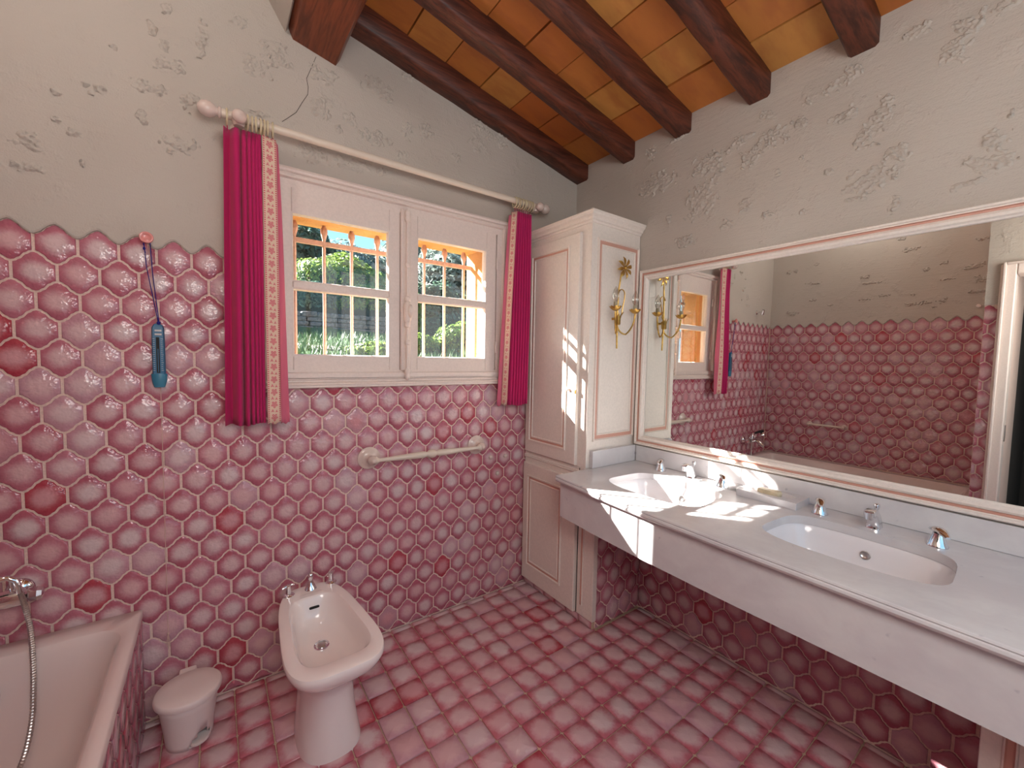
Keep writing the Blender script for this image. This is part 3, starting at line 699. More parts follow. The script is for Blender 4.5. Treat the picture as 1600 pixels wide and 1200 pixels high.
for i, (ys_, xs_, lab) in enumerate((((-.722, -.872, -1.026), (-.085, -.080, -.090), 'chrome tap and two cone handles behind the sunlit basin'),
                                    ((-1.385, -1.532, -1.683), (-.108, -.108, -.122), 'chrome tap and two cone handles behind the shaded basin'))):
    t = thing('basin_tap_set', (xs_[1], ys_[1], .80), lab, 'tap', 'chrome tap sets on the counter')
    for k in (0, 2):
        x, y = xs_[k], ys_[k]
        b = MB(); b.lathe([(.0245, 0), (.0245, .004), (.0225, .007), (.0135, .034), (.0125, .040), (.0, .041)], (x, y, .8003), n=24); c = b.build('handle_base', M['chrome'], t, smooth=40)
        ang = math.radians(200 if k == 0 else 215); dx, dy = math.cos(ang), math.sin(ang); px, py = -dy, dx
        b = MB(); R_ = []
        for s_, wd, zz, th in ((-.024, .007, .8500, .004), (-.019, .0145, .8510, .007), (-.004, .0165, .8540, .009), (.014, .0145, .8545, .008), (.030, .011, .8500, .006), (.044, .006, .8455, .003)):
            R_.append([(x + dx * s_ + px * wd * math.cos(a), y + dy * s_ + py * wd * math.cos(a), zz - .004 + th * math.sin(a)) for a in [2 * PI * j / 10 for j in range(10)]])
        b.rings(R_, True, True, True); b.build('lever', M['chrome'], c, smooth=60)
    x, y = xs_[1], ys_[1]
    b = MB(); R_ = []
    for px_, pz, hw, hh in ((.018, .800, .017, .021), (.014, .815, .016, .019), (.004, .832, .0145, .016), (-.012, .848, .0135, .013), (-.032, .857, .0125, .0105), (-.052, .858, .012, .009)):
        t0 = 0
    path = [(.012, .8003), (.010, .816), (.002, .834), (-.012, .850), (-.032, .858), (-.050, .856)]
    wid = [.0185, .017, .0155, .0145, .0135, .013]; dep = [.024, .021, .017, .014, .011, .010]
    for j, (px_, pz) in enumerate(path):
        a_ = Vector(path[max(0, j - 1)]); c_ = Vector(path[min(len(path) - 1, j + 1)]); tg = (c_ - a_).normalized(); nn = Vector((tg.y, -tg.x))
        if j == 0: nn = Vector((1, 0))
        R_.append([(x + px_ + nn.x * dep[j] * s1, y + wid[j] * s2, pz + nn.y * dep[j] * s1) for s1, s2 in ((1, .8), (.8, 1), (-.8, 1), (-1, .8), (-1, -.8), (-.8, -1), (.8, -1), (1, -.8))])
    b.rings(R_, True, True, True); b.build('spout', M['chrome'], t, smooth=50)
    b = MB(); b.lathe([(.011, 0), (.0115, .012), (.012, .014), (.012, .022), (.0, .023)], (x - .050, y, .840), n=16); b.build('aerator', M['chrome'], t, smooth=40)
    b = MB(); b.lathe([(.003, 0), (.003, .052), (.0065, .056), (.009, .066), (.008, .074), (.0, .077)], (x + .030, y, .8003), n=14); b.build('pop_up_knob', M['chrome'], t, smooth=50)
# marble soap dish and soap, clear box
sdh = MB(); outer = rrect(-.148, -.0215, -1.325, -1.112, .002, 1); hole = [(-.082 + .040 * math.cos(a), -1.222 + .080 * math.sin(a)) for a in [2 * PI * j / 28 for j in range(28)]]
tr = geometry.tessellate_polygon([[Vector((x, y, 0)) for x, y in outer], [Vector((x, y, 0)) for x, y in hole]])
sdh.add([(x, y, .826) for x, y in outer + hole], [tuple(t) for t in tr]); sdh.rings([[(x, y, z) for x, y in outer] for z in (.8005, .8235, .826)], True, True)
sdh.rings([[(-.082 + (x + .082) * k, -1.222 + (y + 1.222) * k, z) for x, y in hole] for k, z in ((1, .826), (.93, .820), (.80, .816), (.4, .815))], True, False, True)
tag(sdh.build('soap_dish', M['marble'], smooth=40, origin=(-.085, -1.22, .80)), 'slab of white marble hollowed as a soap dish between the two basins', 'soap dish')
b = MB(); b.rings([[(-.088 + x * k - .002, -1.212 + y * k, z) for x, y in rrect(-.017, .017, -.040, .040, .008, 4)] for k, z in ((.9, .8165), (1, .820), (1, .834), (.92, .838))], True, True, True)
tag(b.build('soap', M['soap'], smooth=50, origin=(-.088, -1.212, .816)), 'cream bar of soap lying in the marble dish', 'soap')
b = MB(); b.rings([[(-.088 + x * k, -1.072 + y * k, z) for x, y in rrect(-.026, .026, -.030, .030, .006, 3)] for k, z in ((.92, .8006), (1, .824), (.95, .824), (.88, .803))], True, True, True)
tag(b.build('clear_dish', M['clear'], smooth=40, origin=(-.088, -1.072, .80)), 'small clear plastic dish beside the marble soap dish', 'dish')

# ------------------------------------------------------------------ mirror
mr_ = thing('wall_mirror', (-.012, -1.4, .88), 'wide wall mirror in a cream moulded frame with thin rose lines', 'mirror')
pm = lambda u, v, h: (-.0115 - h, u, v)
b = MB(); Y0, Y1 = -2.42, -.5165
b.frame(pm, Y0, Y1, .892, 1.806, [(0, 0), (0, .020), (.004, .026), (.010, .026), (.013, .020), (.016, .020), (.018, .014), (.024, .014), (.027, .022), (.034, .027), (.042, .024), (.046, .016), (.050, .014), (.052, .007)],
        [0, 0, 0, 0, 0, 1, 1, 0, 0, 0, 0, 0, 0], cap=False)
b.build('frame', [M['cream'], M['rose']], mr_, smooth=35)
MB().box(-.0175, -.0120, Y0 + .045, Y1 - .045, .935, 1.763).build('glass', M['mirror'], mr_)

# ------------------------------------------------------------------ sconce
sc_ = thing('wall_sconce', (-.20, CYF, 1.545), 'gilt metal two-candle sconce with a daisy on the cabinet side', 'wall lamp')
sy = CYF - .030; SX = -.212
b = MB(); b.lathe([(.0, .003), (.006, .003), (.007, .0), (.007, -.0)], (SX, CYF, 1.545), (0, -1, 0), 16); b.tube([(SX, CYF - .002, 1.545), (SX, sy, 1.545)], .006, 8); b.build('back_plate', M['brass'], sc_, smooth=50)
b = MB(); b.tube([(SX + .004, sy, 1.395), (SX - .001, sy, 1.545), (SX + .004, sy, 1.68), (SX + .016, sy - .004, 1.770)], [.0042, .0048, .0044, .0034], 8); b.build('stem', M['brass'], sc_, smooth=60)
fc = Vector((SX + .034, sy - .012, 1.797))
fl_ = MB(); fl_.lathe([(.0, .010), (.007, .008), (.010, .003), (.008, -.004), (0, -.006)], fc, (0, -1, .1), 14); flo = fl_.build('flower_centre', M['brass'], sc_, smooth=60)
for k in range(8):
    a = 2 * PI * k / 8 + .25; dr = Vector((math.cos(a), 0, math.sin(a))); sd_ = Vector((-math.sin(a), 0, math.cos(a))); b = MB(); L = []
    for r, wd, cv in ((.007, .0025, 0), (.016, .0060, -.004), (.026, .0078, -.006), (.034, .0055, -.004), (.041, .0008, .002)):
        c = fc + dr * r * 1.35 + Vector((0, cv, 0)); wd *= 1.25; L.append([c - sd_ * wd, c + Vector((0, .0022, 0)), c + sd_ * wd, c + Vector((0, .0030, 0))])
    b.rings(L, True, True, True); b.build('petal', M['brass'], flo, smooth=60)
b = MB(); b.tube([(SX + .016, sy - .004, 1.770)] + [tuple(fc + Vector((-.006, .006, -.012)))], .003, 6); b.build('flower_stalk', M['brass'], sc_, smooth=60)
b = MB(); b.tube(arc((SX + .022, 1.668), .022, 180, 0, 8, y=sy - .006) + [(SX + .040, sy - .008, 1.64), (SX + .028, sy - .008, 1.60), (SX + .022, sy - .008, 1.565), (SX + .034, sy - .010, 1.578)], .0028, 6)
b.build('tendril', M['brass'], sc_, smooth=60)
b = MB(); b.lathe([(.011, -.022), (.014, -.018), (.014, .012), (.016, .016), (.0165, .020), (.010, .020)], (SX, sy - .004, 1.535), n=14)
for k in range(5):
    a = PI + PI * (k + .5) / 5; c0 = Vector((SX + .013 * math.cos(a), sy - .004 + .013 * math.sin(a), 1.548)); o_ = Vector((math.cos(a), math.sin(a), 0))
    t_ = Vector((-math.sin(a), math.cos(a), 0)); b.rings([[c0 - t_ * w_ + o_ * oo + Vector((0, 0, hh)), c0 + t_ * w_ + o_ * oo + Vector((0, 0, hh)), c0 + o_ * (oo - .0015) + Vector((0, 0, hh))] for w_, oo, hh in ((.004, 0, -.012), (.0045, .003, .008), (.0008, .013, .024))], True, True, True)
b.build('calyx', M['brass'], sc_, smooth=40)
for (cx_, cy_, cz) in ((SX - .080, sy - .055, 1.578), (SX + .100, sy - .030, 1.580)):
    b = MB(); dx, dy = cx_ - SX, cy_ - sy; pts = []
    for k in range(13):
        a = PI + PI * k / 12 if True else 0; s_ = (1 + math.cos(a)) / 2; pts.append((SX + dx * s_, sy + dy * s_, 1.520 + .058 * math.sin(a) * (.9) + (cz - 1.528) * max(0, (k - 6) / 6) ** 1.0))
    b.tube(pts, .0042, 8); arm = b.build('arm', M['brass'], sc_, smooth=60)
    b = MB(); n = 48; R_ = []
    for r, z, am in ((.004, -.006, 0), (.010, -.005, 0), (.018, 0.0, .02), (.025, .006, .06), (.029, .011, .14), (.028, .0115, .14), (.017, .002, .02), (.006, -.002, 0)):
        R_.append([(cx_ + r * (1 + am * (abs(math.cos(4 * t)) - .5)) * math.cos(t), cy_ + r * (1 + am * (abs(math.cos(4 * t)) - .5)) * math.sin(t), cz + z + am * .035 * abs(math.cos(4 * t))) for t in [2 * PI * j / n for j in range(n)]])
    b.rings(R_, True, True, True); b.build('drip_cup', M['brass'], arm, smooth=50)
    b = MB(); b.lathe([(.0095, 0), (.0098, .002), (.0098, .036), (.0085, .037), (0, .037)], (cx_, cy_, cz), n=16); b.build('candle_sleeve', M['sleeve'], arm, smooth=40)
    b = MB(); R_ = []
    for r, z in ((.006, .034), (.0095, .040), (.0150, .052), (.0168, .064), (.0150, .078), (.0105, .092), (.005, .103), (.0008, .110)):
        R_.append([(cx_ + r * (1 + .05 * math.sin(8 * t + z * 90)) * math.cos(t), cy_ + r * (1 + .05 * math.sin(8 * t + z * 90)) * math.sin(t), cz + z) for t in [2 * PI * j / 32 for j in range(32)]])
    b.rings(R_, True, True, True); b.build('bulb', M['bulb'], arm, smooth=60)

# ------------------------------------------------------------------ curtains
RZ, RY = 2.172, -.090
rodt = thing('curtain_rod', (-1.1, RY, RZ), 'ivory round curtain pole with ball ends above the window', 'curtain rod')
MB().lathe([(.0145, 0), (.0145, 1.440)], (-1.812, RY, RZ), (1, 0, 0), 20).build('pole', M['rod'], rodt, smooth=60)
for x, s in ((-1.812, -1), (-.372, 1)):
    b = MB(); b.lathe([(.0145, 0), (.019, .003), (.019, .008), (.013, .011), (.013, .015), (.019, .020), (.0255, .032), (.0265, .044), (.022, .058), (.012, .067), (0, .070)], (x, RY, RZ), (s, 0, 0), 22)
    b.build('finial', M['knobp'], rodt, smooth=60)
for x in (-1.762, -.398):
    b = MB(); b.lathe([(.024, 0), (.024, .006), (.012, .012), (.011, .060), (.015, .064)], (x, -.0115, RZ - .012), (0, -1, 0), 16)
    b.lathe([(.021, 0), (.023, .01), (.022, .02), (.012, .026), (.012, .032), (.018, .038), (.0225, .048), (.021, .060), (.012, .069), (0, .072)], (x, RY + .012, RZ - .006), (0, -1, -.10), 18)
    b.lathe([(.016, -.03), (.020, -.022), (.018, -.012)], (x, RY, RZ), (0, 0, 1), 14)
    b.build('bracket', M['knobp'], rodt, smooth=60)
def ring(x, lab, grp, tilt):
    b = MB(); R0, r0, n1, n2 = .0255, .0033, 28, 8; R_ = []
    for i in range(n1):
        a = 2 * PI * i / n1; R_.append([((r0 * math.sin(c)), (R0 + r0 * math.cos(c)) * math.sin(a), (R0 + r0 * math.cos(c)) * math.cos(a) - .009) for c in [2 * PI * j / n2 for j in range(n2)]])
    R_.append(R_[0]); q_ = Matrix.Rotation(tilt, 3, 'Z')
    R_ = [[Vector((x, RY, RZ)) + q_ @ Vector(p) for p in r] for r in R_]
    b.rings(R_, True); o = b.build('curtain_ring', M['ring'], smooth=60, origin=(x, RY, RZ)); tag(o, lab, 'ring', grp); return o
ORD = ['first', 'second', 'third', 'fourth', 'fifth', 'sixth', 'seventh', 'eighth', 'ninth']
for k, x in enumerate([-1.797, -1.737, -1.722, -1.709, -1.697, -1.686, -1.673, -1.657]):
    ring(x, (ORD[k - 1] + ' ivory ring of the bunch beside the bracket, longer curtain by the thermometer') if k else 'lone ivory ring between the left end ball and the bracket', 'rings of the left curtain', .10 * math.sin(k * 1.7))
for k, x in enumerate([-.541, -.526, -.511, -.497, -.483, -.470, -.456, -.442, -.424]):
    ring(x, ORD[k] + ' ivory ring along the pole above the curtain beside the cabinet', 'rings of the right curtain', .12 * math.sin(k * 2.1) - .15)
def cloth(name, mat, parent, fx, fy, z0, z1, nu, nv, uvk=None, thick=.0012):
    """fx(u,t), fy(u,t): u across 0..1, t down 0..1"""
    V = []; F = []; UV = []
    for j in range(nv + 1):
        t = j / nv
        for i in range(nu + 1):
            u = i / nu; V.append((fx(u, t), fy(u, t), z0 + (z1 - z0) * t + (.004 * math.sin(u * 9) if j == nv else 0))); UV.append((u, t * (uvk or 1)))
    for j in range(nv):
        for i in range(nu):
            a = j * (nu + 1) + i; F.append((a, a + 1, a + nu + 2, a + nu + 1))
    me = bpy.data.meshes.new(name); o0 = origin_of(parent); me.from_pydata([tuple(Vector(v) - o0) for v in V], [], F); me.materials.append(mat)
    lu = me.uv_layers.new(name='UVMap'); idx = np.zeros(len(me.loops), dtype=np.int32); me.loops.foreach_get('vertex_index', idx); lu.data.foreach_set('uv', np.array(UV, dtype=np.float32)[idx].ravel())
    me.polygons.foreach_set('use_smooth', [True] * len(F)); me.update()
    o = bpy.data.objects.new(name, me); COL.objects.link(o); o.parent = parent
    s = o.modifiers.new('thickness', 'SOLIDIFY'); s.thickness = thick; return o
lerp = lambda a, b, t: a + (b - a) * t
cl = thing('curtain', (-1.74, RY, 1.07), 'longer magenta curtain with floral ribbon hanging by the thermometer', 'curtain')
def lph(u): return 2 * PI * (1.0 * u + 5.6 * u ** 2.6)
cloth('fabric', M['pink'], cl, lambda u, t: lerp(-1.812, -1.694, u) + lerp(-.013, .002, u) * t + .004 * math.cos(lph(u)) * (1 - .3 * t),
      lambda u, t: RY + .002 + (.024 - .010 * u) * math.sin(lph(u)) * (.85 + .3 * t) + .006 * math.sin(3 * u + 5 * t), 2.132, 1.070, 150, 30)
cloth('ribbon_trim', M['ribbon'], cl, lambda u, t: lerp(-1.693, -1.647, u) + t * .003, lambda u, t: RY - .020 + .012 * u + .004 * math.sin(6 * t + 2 * u), 2.128, 1.070, 8, 30, uvk=22)
cloth('hem', M['hem'], cl, lambda u, t: lerp(-1.647, -1.640, u) + u * .024 * t ** .8 + t * .003, lambda u, t: RY - .008 + .014 * u + .006 * math.sin(7 * t + 3 * u), 2.120, 1.066, 8, 30)
cl2 = thing('curtain', (-.49, RY, 1.08), 'magenta pleated curtain hanging against the tall cabinet', 'curtain')
def rph(u): return 2 * PI * 7.5 * u
cloth('fabric', M['pink'], cl2, lambda u, t: lerp(-.532, -.424, u) + lerp(-.045, -.010, u) * t ** .9 + .003 * math.cos(rph(u)),
      lambda u, t: RY + .002 + (.012 + .014 * t) * math.sin(rph(u)) + .004 * math.sin(3 * u + 5 * t), 2.118, 1.083, 150, 30)
cloth('ribbon_trim', M['ribbon'], cl2, lambda u, t: lerp(-.548, -.534, u) - .047 * t ** .9, lambda u, t: RY + lerp(.018, -.016, u), 2.114, 1.085, 6, 30, uvk=26)
cloth('hem', M['hem'], cl2, lambda u, t: lerp(-.556, -.548, u) - (.060 - .012 * u) * t ** .9, lambda u, t: RY + .030 - .010 * u, 2.10, 1.078, 5, 24)
def hooks(parent, xs_):
    for x in xs_:
        b = MB(); b.tube([(x, RY, RZ - .037), (x + .001, RY - .003, RZ - .045), (x, RY - .002, RZ - .056)], .0017, 6); b.build('hook', M['cord_pink'], parent, smooth=60)
hooks(cl, [-1.797, -1.737, -1.722, -1.709, -1.697, -1.686, -1.673, -1.657]); hooks(cl2, [-.541, -.526, -.511, -.497, -.483, -.470, -.456, -.442])

# ------------------------------------------------------------------ things on the window wall
HX, HZ = -2.026, 1.716
b = MB(); b.lathe([(.0, .012), (.006, .0115), (.011, .013), (.015, .016), (.018, .015), (.019, .010), (.014, .006), (.007, .003), (.006, -.028)], (HX, -.034, HZ), (0, -1, 0), 24)
tag(b.build('wall_hook', M['pinkplastic'], smooth=60, origin=(HX, -.01, HZ)), 'round pink plastic hook at the top of the wall tiles', 'hook')
th = thing('bath_thermometer', (-2.004, -.020, 1.21), 'blue plastic bath thermometer hanging on the tiles from a dark blue cord', 'thermometer')
b = MB(); R_ = []
tx = -2.006
for z, hw, dp in ((1.432, .006, .005), (1.428, .012, .007), (1.418, .0165, .0085), (1.36, .0175, .009), (1.256, .0175, .009)):
    R_.append([(tx + hw * s1, -.021 + dp * s2, z) for s1, s2 in ((-1, -.5), (-.8, -1), (.8, -1), (1, -.5), (1, 1), (-1, 1))])
b.rings(R_, True, True, True); body = b.build('case', M['blue'], th, smooth=40)
b = MB(); b.rings([[(tx + hw * math.cos(a), -.021 + dp * math.sin(a), z) for a in [2 * PI * j / 20 for j in range(20)]] for z, hw, dp in ((1.259, .0215, .011), (1.256, .0220, .0115), (1.232, .0200, .0110), (1.214, .0155, .010), (1.212, .0150, .0095))], True, True, True); b.build('cap', M['blue2'], th, smooth=40)
MB().box(tx - .0055, tx + .0035, -.0312, -.0300, 1.262, 1.385).build('tube_channel', M['dark'], body)
MB().box(tx - .0018, tx + .0002, -.0322, -.0310, 1.265, 1.345).build('spirit_column', M['blue'], body)
b = MB()
for z in (1.392, 1.405): b.box(tx - .008, tx + .010, -.0310, -.0301, z, z + .006)
b.build('marker_bars', M['scale'], body)
b = MB()
for k in range(17):
    z = 1.270 + k * .0068
    for s_ in (-1, 1): b.box(tx - .001 + s_ * .0080, tx - .001 + s_ * (.0125 if k % 4 else .0145), -.0308, -.0301, z, z + .0010)
o = b.build('scale_marks', M['scale'], body); 
b = MB(); b.tube([(tx + .004, -.024, 1.436), (HX + .012, -.034, 1.60), (HX + .008, -.036, HZ - .006), (HX, -.036, HZ + .006), (HX - .008, -.036, HZ - .006), (HX - .003, -.034, 1.62), (tx + .002, -.024, 1.436)], .0014, 6)
b.lathe([(0, -.007), (.005, -.004), (.006, 0), (.005, .004), (0, .007)], (tx + .003, -.026, 1.434), n=8); b.lathe([(0, -.006), (.004, -.002), (.003, .004), (0, .007)], (HX - .007, -.036, HZ - .036), n=8)
b.tube([(HX - .006, -.036, HZ - .030), (HX - .010, -.036, HZ - .020)], .0013, 5); b.tube([(HX - .006, -.036, HZ - .040), (HX - .004, -.038, HZ - .050)], .0013, 5)
b.build('cord', M['bluecord'], th, smooth=60)
b = MB(); zz = [1.205, 1.0, .75, .5, .30]; b.tube([(HX - .002, -.030, HZ - .004), (HX + .006, -.028, HZ - .06), (tx - .001, -.012, 1.38), (-2.0045, -.011, 1.205), (-2.005, -.010, .80), (-2.006, -.010, .31)], .0011, 5)
b.tube([(HX + .002, -.030, HZ - .004), (HX + .012, -.030, HZ - .075)], .0009, 5)
for k in range(5): b.tube([(-2.006, -.010, .312), (-2.006 + .0022 * (k - 2), -.012, .285), (-2.006 + .0030 * (k - 2) + .001 * (k % 2), -.011, .262 - .004 * (k % 3))], .0009, 4)
b.lathe([(0, -.006), (.003, -.003), (.0032, .003), (0, .006)], (-2.006, -.010, .311), n=8)
tag(b.build('pull_string', M['string'], smooth=60, origin=(HX, -.03, HZ)), 'thin pale string with a frayed tassel hanging down behind the thermometer', 'string')
# towel rail
tr_ = thing('towel_rail', (-.998, -.01, .866), 'ivory ceramic towel rail with turned bar under the window', 'towel rail')
for x, e_ in ((-1.284, 1), (-.713, -1)):
    b = MB(); b.lathe([(.050, .0), (.051, .005), (.044, .010), (.038, .011), (.034, .016), (.026, .018), (.016, .022), (.013, .040), (.020, .050), (.022, .060), (.020, .070), (.012, .076), (.010, .082), (.004, .086), (0, .086)], (x, -.008, .868), (0, -1, 0), 28)
    b.build('flange', M['knobp'], tr_, smooth=60)
b = MB(); L = .571; pr2 = []
for t, r in ((.012, .016), (.030, .018), (.042, .011), (.055, .0085), (.10, .0095), (.25, .0125), (.36, .0155), (.43, .016), (.455, .010), (.475, .018), (.50, .022), (.525, .018), (.545, .010), (.57, .016), (.64, .0155), (.75, .0125), (.90, .0095), (.945, .0085), (.958, .011), (.970, .018), (.988, .016)): pr2.append((r, t * L))
b.lathe(pr2, (-1.284, -.070, .866), (1, 0, -.002), 20); b.build('bar', M['rod'], tr_, smooth=60)
for x, z, wh in ((-.617, .787, 'upper of the three, nearer the towel rail'), (-.517, .783, 'upper of the three, nearer the cabinet'), (-.570, .690, 'lowest of the three near the cabinet')):
    b = MB(); b.lathe([(.0, .011), (.008, .0105), (.011, .008), (.012, .0)], (x, -.008, z), (0, -1, 0), 16)
    tag(b.build('screw_cap', M['knobp'], smooth=60, origin=(x, -.008, z)), 'ivory screw cap on a wall tile, ' + wh, 'cap', 'screw caps')
# ------------------------------------------------------------------ bidet
bd = thing('bidet', (-1.545, -.36, 0), 'pinkish white porcelain pedestal bidet under the window', 'bidet')
def bo(yb, yf, wb_, wf_, p, z, cx=-1.545, n=56):
    out = []; cy = (yb + yf) / 2; hy = (yb - yf) / 2; e = 2 / p
    for j in range(n):
        a = 2 * PI * j / n; c, s = math.cos(a), math.sin(a); yy = math.copysign(abs(s) ** e, s); xx = math.copysign(abs(c) ** e, c); k = (yy + 1) / 2
        pin = p if yy > 0 else p * .7
        out.append((cx - .014 * k + xx * lerp(wf_, wb_, k) / 2, cy + hy * yy, z + (.010 * k)))
    return out
R_ = [bo(-.099, -.642, .219, .320, 3.6, .3825), bo(-.095, -.649, .225, .327, 3.6, .3805), bo(-.093, -.652, .227, .3305, 3.6, .375), bo(-.093, -.652, .226, .330, 3.6, .362), bo(-.10, -.64, .215, .312, 3.3, .335),
      bo(-.12, -.60, .19, .27, 3, .300), bo(-.16, -.555, .17, .215, 2.6, .265), bo(-.20, -.525, .155, .180, 2.4, .235), bo(-.215, -.515, .150, .172, 2.4, .20),
      bo(-.225, -.515, .152, .180, 2.4, .13), bo(-.235, -.525, .165, .200, 2.5, .05), bo(-.24, -.535, .175, .215, 2.6, .008), bo(-.24, -.535, .175, .215, 2.6, -.009)]
I_ = [bo(-.112, -.628, .19, .292, 3.6, .3830), bo(-.186, -.592, .180, .244, 4.4, .3825), bo(-.189, -.588, .175, .239, 4.4, .3800), bo(-.192, -.584, .170, .234, 4.2, .373), bo(-.200, -.575, .160, .222, 3.8, .36), bo(-.205, -.555, .15, .20, 3.2, .32), bo(-.23, -.51, .12, .15, 2.6, .285), bo(-.27, -.45, .07, .08, 2.2, .272), bo(-.30, -.36, .03, .03, 2, .270)]
b = MB(); b.rings(list(reversed(R_)) + I_, True, True, True); bb = b.build('bowl', M['porc'], bd, smooth=38)
b = MB(); b.lathe([(.026, 0), (.026, .004), (.020, .0045), (.019, .001), (.0, .001)], (-1.553, -.335, .2735), (0, -.1, 1), 20); b.build('drain_ring', M['chrome'], bd, smooth=40)
b = MB(); b.lathe([(.014, .0), (.014, .006), (.010, .008), (0, .008)], (-1.553, -.335, .2735), (0, -.1, 1), 16); b.build('plug', M['dullchrome'], bd, smooth=40)
b = MB(); b.rings([[(-1.553 + x, -.2005 - h, .352 + z) for x, z in rrect(-.018, .018, -.0040, .0040, .0035, 4)] for h in (-.004, .0065)], True, True, True); b.build('overflow_slot', M['dark'], bd)
b = MB(); b.rings([[(-1.556 + x * k, -.172 + y * k, z) for x, y in rrect(-.045, .045, -.010, .010, .009, 5)] for k, z in ((1, .3915), (.9, .3935), (.5, .3935))], True, False, True); b.build('spray_lip', M['porc'], bd, smooth=60)
for k, (x, y) in enumerate(((-1.633, -.135), (-1.474, -.122))):
    t = thing('bidet_tap_handle', (x, y, .392), ['chrome tap handle on the bidet nearer the waste bin', 'chrome tap handle on the bidet nearer the towel rail'][k], 'tap', 'bidet tap handles')
    b = MB(); b.lathe([(.0215, .001), (.0215, .004), (.018, .007), (.010, .010), (.0085, .034), (.0095, .038), (.0095, .042), (.006, .045), (0, .0455)], (x, y, .390), n=20); b.build('stem', M['chrome'], t, smooth=40)
    a0 = .3 + k * .5; b = MB()
    for q in (0, 1): 
        a = a0 + q * PI; d_ = Vector((math.cos(a), math.sin(a), 0)); c0 = Vector((x, y, .429)); b.tube([c0, c0 + d_ * .010 + Vector((0, 0, .003)), c0 + d_ * .023 + Vector((0, 0, -.002))], [.0058, .0050, .0034], 8)
    b.build('lever', M['chrome'], t, smooth=60)
b = MB(); b.lathe([(.0225, 0), (.0225, .003), (.020, .006), (.0085, .034), (.0075, .040), (.010, .047), (.0105, .055), (.0085, .063), (.004, .067), (0, .068)], (-1.553, -.130, .3905), n=24)
tag(b.build('bidet_diverter', M['chrome'], smooth=50, origin=(-1.553, -.130, .39)), 'chrome cone-shaped diverter knob between the two bidet handles', 'tap')

# ------------------------------------------------------------------ pedal bin
bn = thing('pedal_bin', (-1.945, -.155, 0), 'small pale pink-white plastic pedal bin between bath and bidet', 'waste bin')
BCX, BCY = -1.945, -.155
def bring(r, z, n=56, sx=1.0): return [(BCX + r * sx * math.cos(2 * PI * j / n), BCY + r * math.sin(2 * PI * j / n), z) for j in range(n)]
b = MB(); n = 56; zs = [(.066, .0), (.0675, .016), (.069, .032), (.0705, .048), (.075, .085), (.081, .130), (.086, .168)]
na = math.radians(-60)  # notch direction
base = len(b.v); rings_ = [bring(r, z) for r, z in zs]; b.add([p for r in rings_ for p in r], [])
for i in range(len(zs) - 1):
    for j in range(n):
        a = 2 * PI * (j + .5) / n; da = abs((a - na + PI) % (2 * PI) - PI)
        zt = .046 * math.sqrt(max(0, 1 - (da / .55) ** 2))
        if zs[i + 1][1] <= zt + .006 and da < .55: continue
        p = i * n + j; q = i * n + (j + 1) % n; b.f.append((p, q, q + n, p + n)); b.mi.append(0); b.rnd.append(0)
b.rings([bring(.062, .003), bring(.058, .003), bring(.001, .003)])
o = b.build('bucket', M['white'], bn, smooth=50); s = o.modifiers.new('thickness', 'SOLIDIFY'); s.thickness = .002; s.offset = -1
b = MB(); b.rings([bring(.089, .158), bring(.094, .159), bring(.0955, .168), bring(.094, .176), bring(.090, .180), bring(.086, .1805), bring(.083, .1825), bring(.04, .184), bring(.002, .184)], True, True, True)
lid = b.build('lid', M['white'], bn, smooth=45)
MB().box(BCX - .030, BCX + .020, BCY + .080, BCY + .112, .150, .1815).build('hinge_block', M['white'], bn, bevel=.004)
b = MB(); pc_ = Vector((BCX + .070 * math.cos(na), BCY + .070 * math.sin(na), .014)); tn = Vector((-math.sin(na), math.cos(na), 0)); ou = Vector((math.cos(na), math.sin(na), 0))
b.rings([[pc_ + tn * (.030 * math.cos(a)) + ou * (-.012 + .020 * math.sin(a)) + Vector((0, 0, z + .010 * math.sin(a) * -.3)) for a in [2 * PI * j / 20 for j in range(20)]] for z in (-.003, .004)], True, True, True)
b.tube([pc_ - ou * .02, pc_ - ou * .07], .004, 6); b.build('pedal', M['white'], bn, smooth=40)

# ------------------------------------------------------------------ bathtub
tb = thing('bathtub', (-2.45, -.76, 0), 'pinkish white built-in bathtub with tiled side', 'bathtub')
TX0, TX1, TY0, TY1, TZ = -2.808, -2.073, -1.522, -.0115, .430
def tr2(i, z, r, ex=0): return [(x, y, z) for x, y in rrect(TX0 + .055 + i + ex, TX1 - .036 - i, TY0 + .06 + i * 1.5, TY1 - .085 - i * .8, r, 8)]
nR = len(tr2(0, 0, .08))
def outer_ring(z, ins=0):
    # same number of points, laid on the outer rectangle
    src = tr2(0, z, .08); cx = (TX0 + TX1) / 2; cy = (TY0 + TY1) / 2; out = []
    for x, y, _ in src:
        dx, dy = x - cx, y - cy; k = min((TX1 - ins - cx) / abs(dx) if dx else 9e9, (TY1 - ins - cy) / abs(dy) if dy else 9e9); out.append((cx + dx * k, cy + dy * k, z))
    # snap corners
    for qx in (TX0 + ins, TX1 - ins):
        for qy in (TY0 + ins, TY1 - ins):
            j = min(range(len(out)), key=lambda i: (out[i][0] - qx) ** 2 + (out[i][1] - qy) ** 2); out[j] = (qx, qy, z)
    return out
b = MB(); b.rings([outer_ring(.400), outer_ring(.424), outer_ring(.430, .005), tr2(-.004, .4305, .085), tr2(0, .427, .08), tr2(.012, .405, .08), tr2(.03, .33, .085), tr2(.06, .18, .10), tr2(.09, .10, .11), tr2(.14, .065, .12), tr2(.25, .06, .06)], True, False, True)
b.build('basin', M['tub'], tb, smooth=50)
MB().box(-2.105, -2.079, -1.522, -.0115, -.004, .402).build('bath_panel', M['grout'], tb)
pan = [o for o in COL.objects if o.name.startswith('bath_panel')][0]
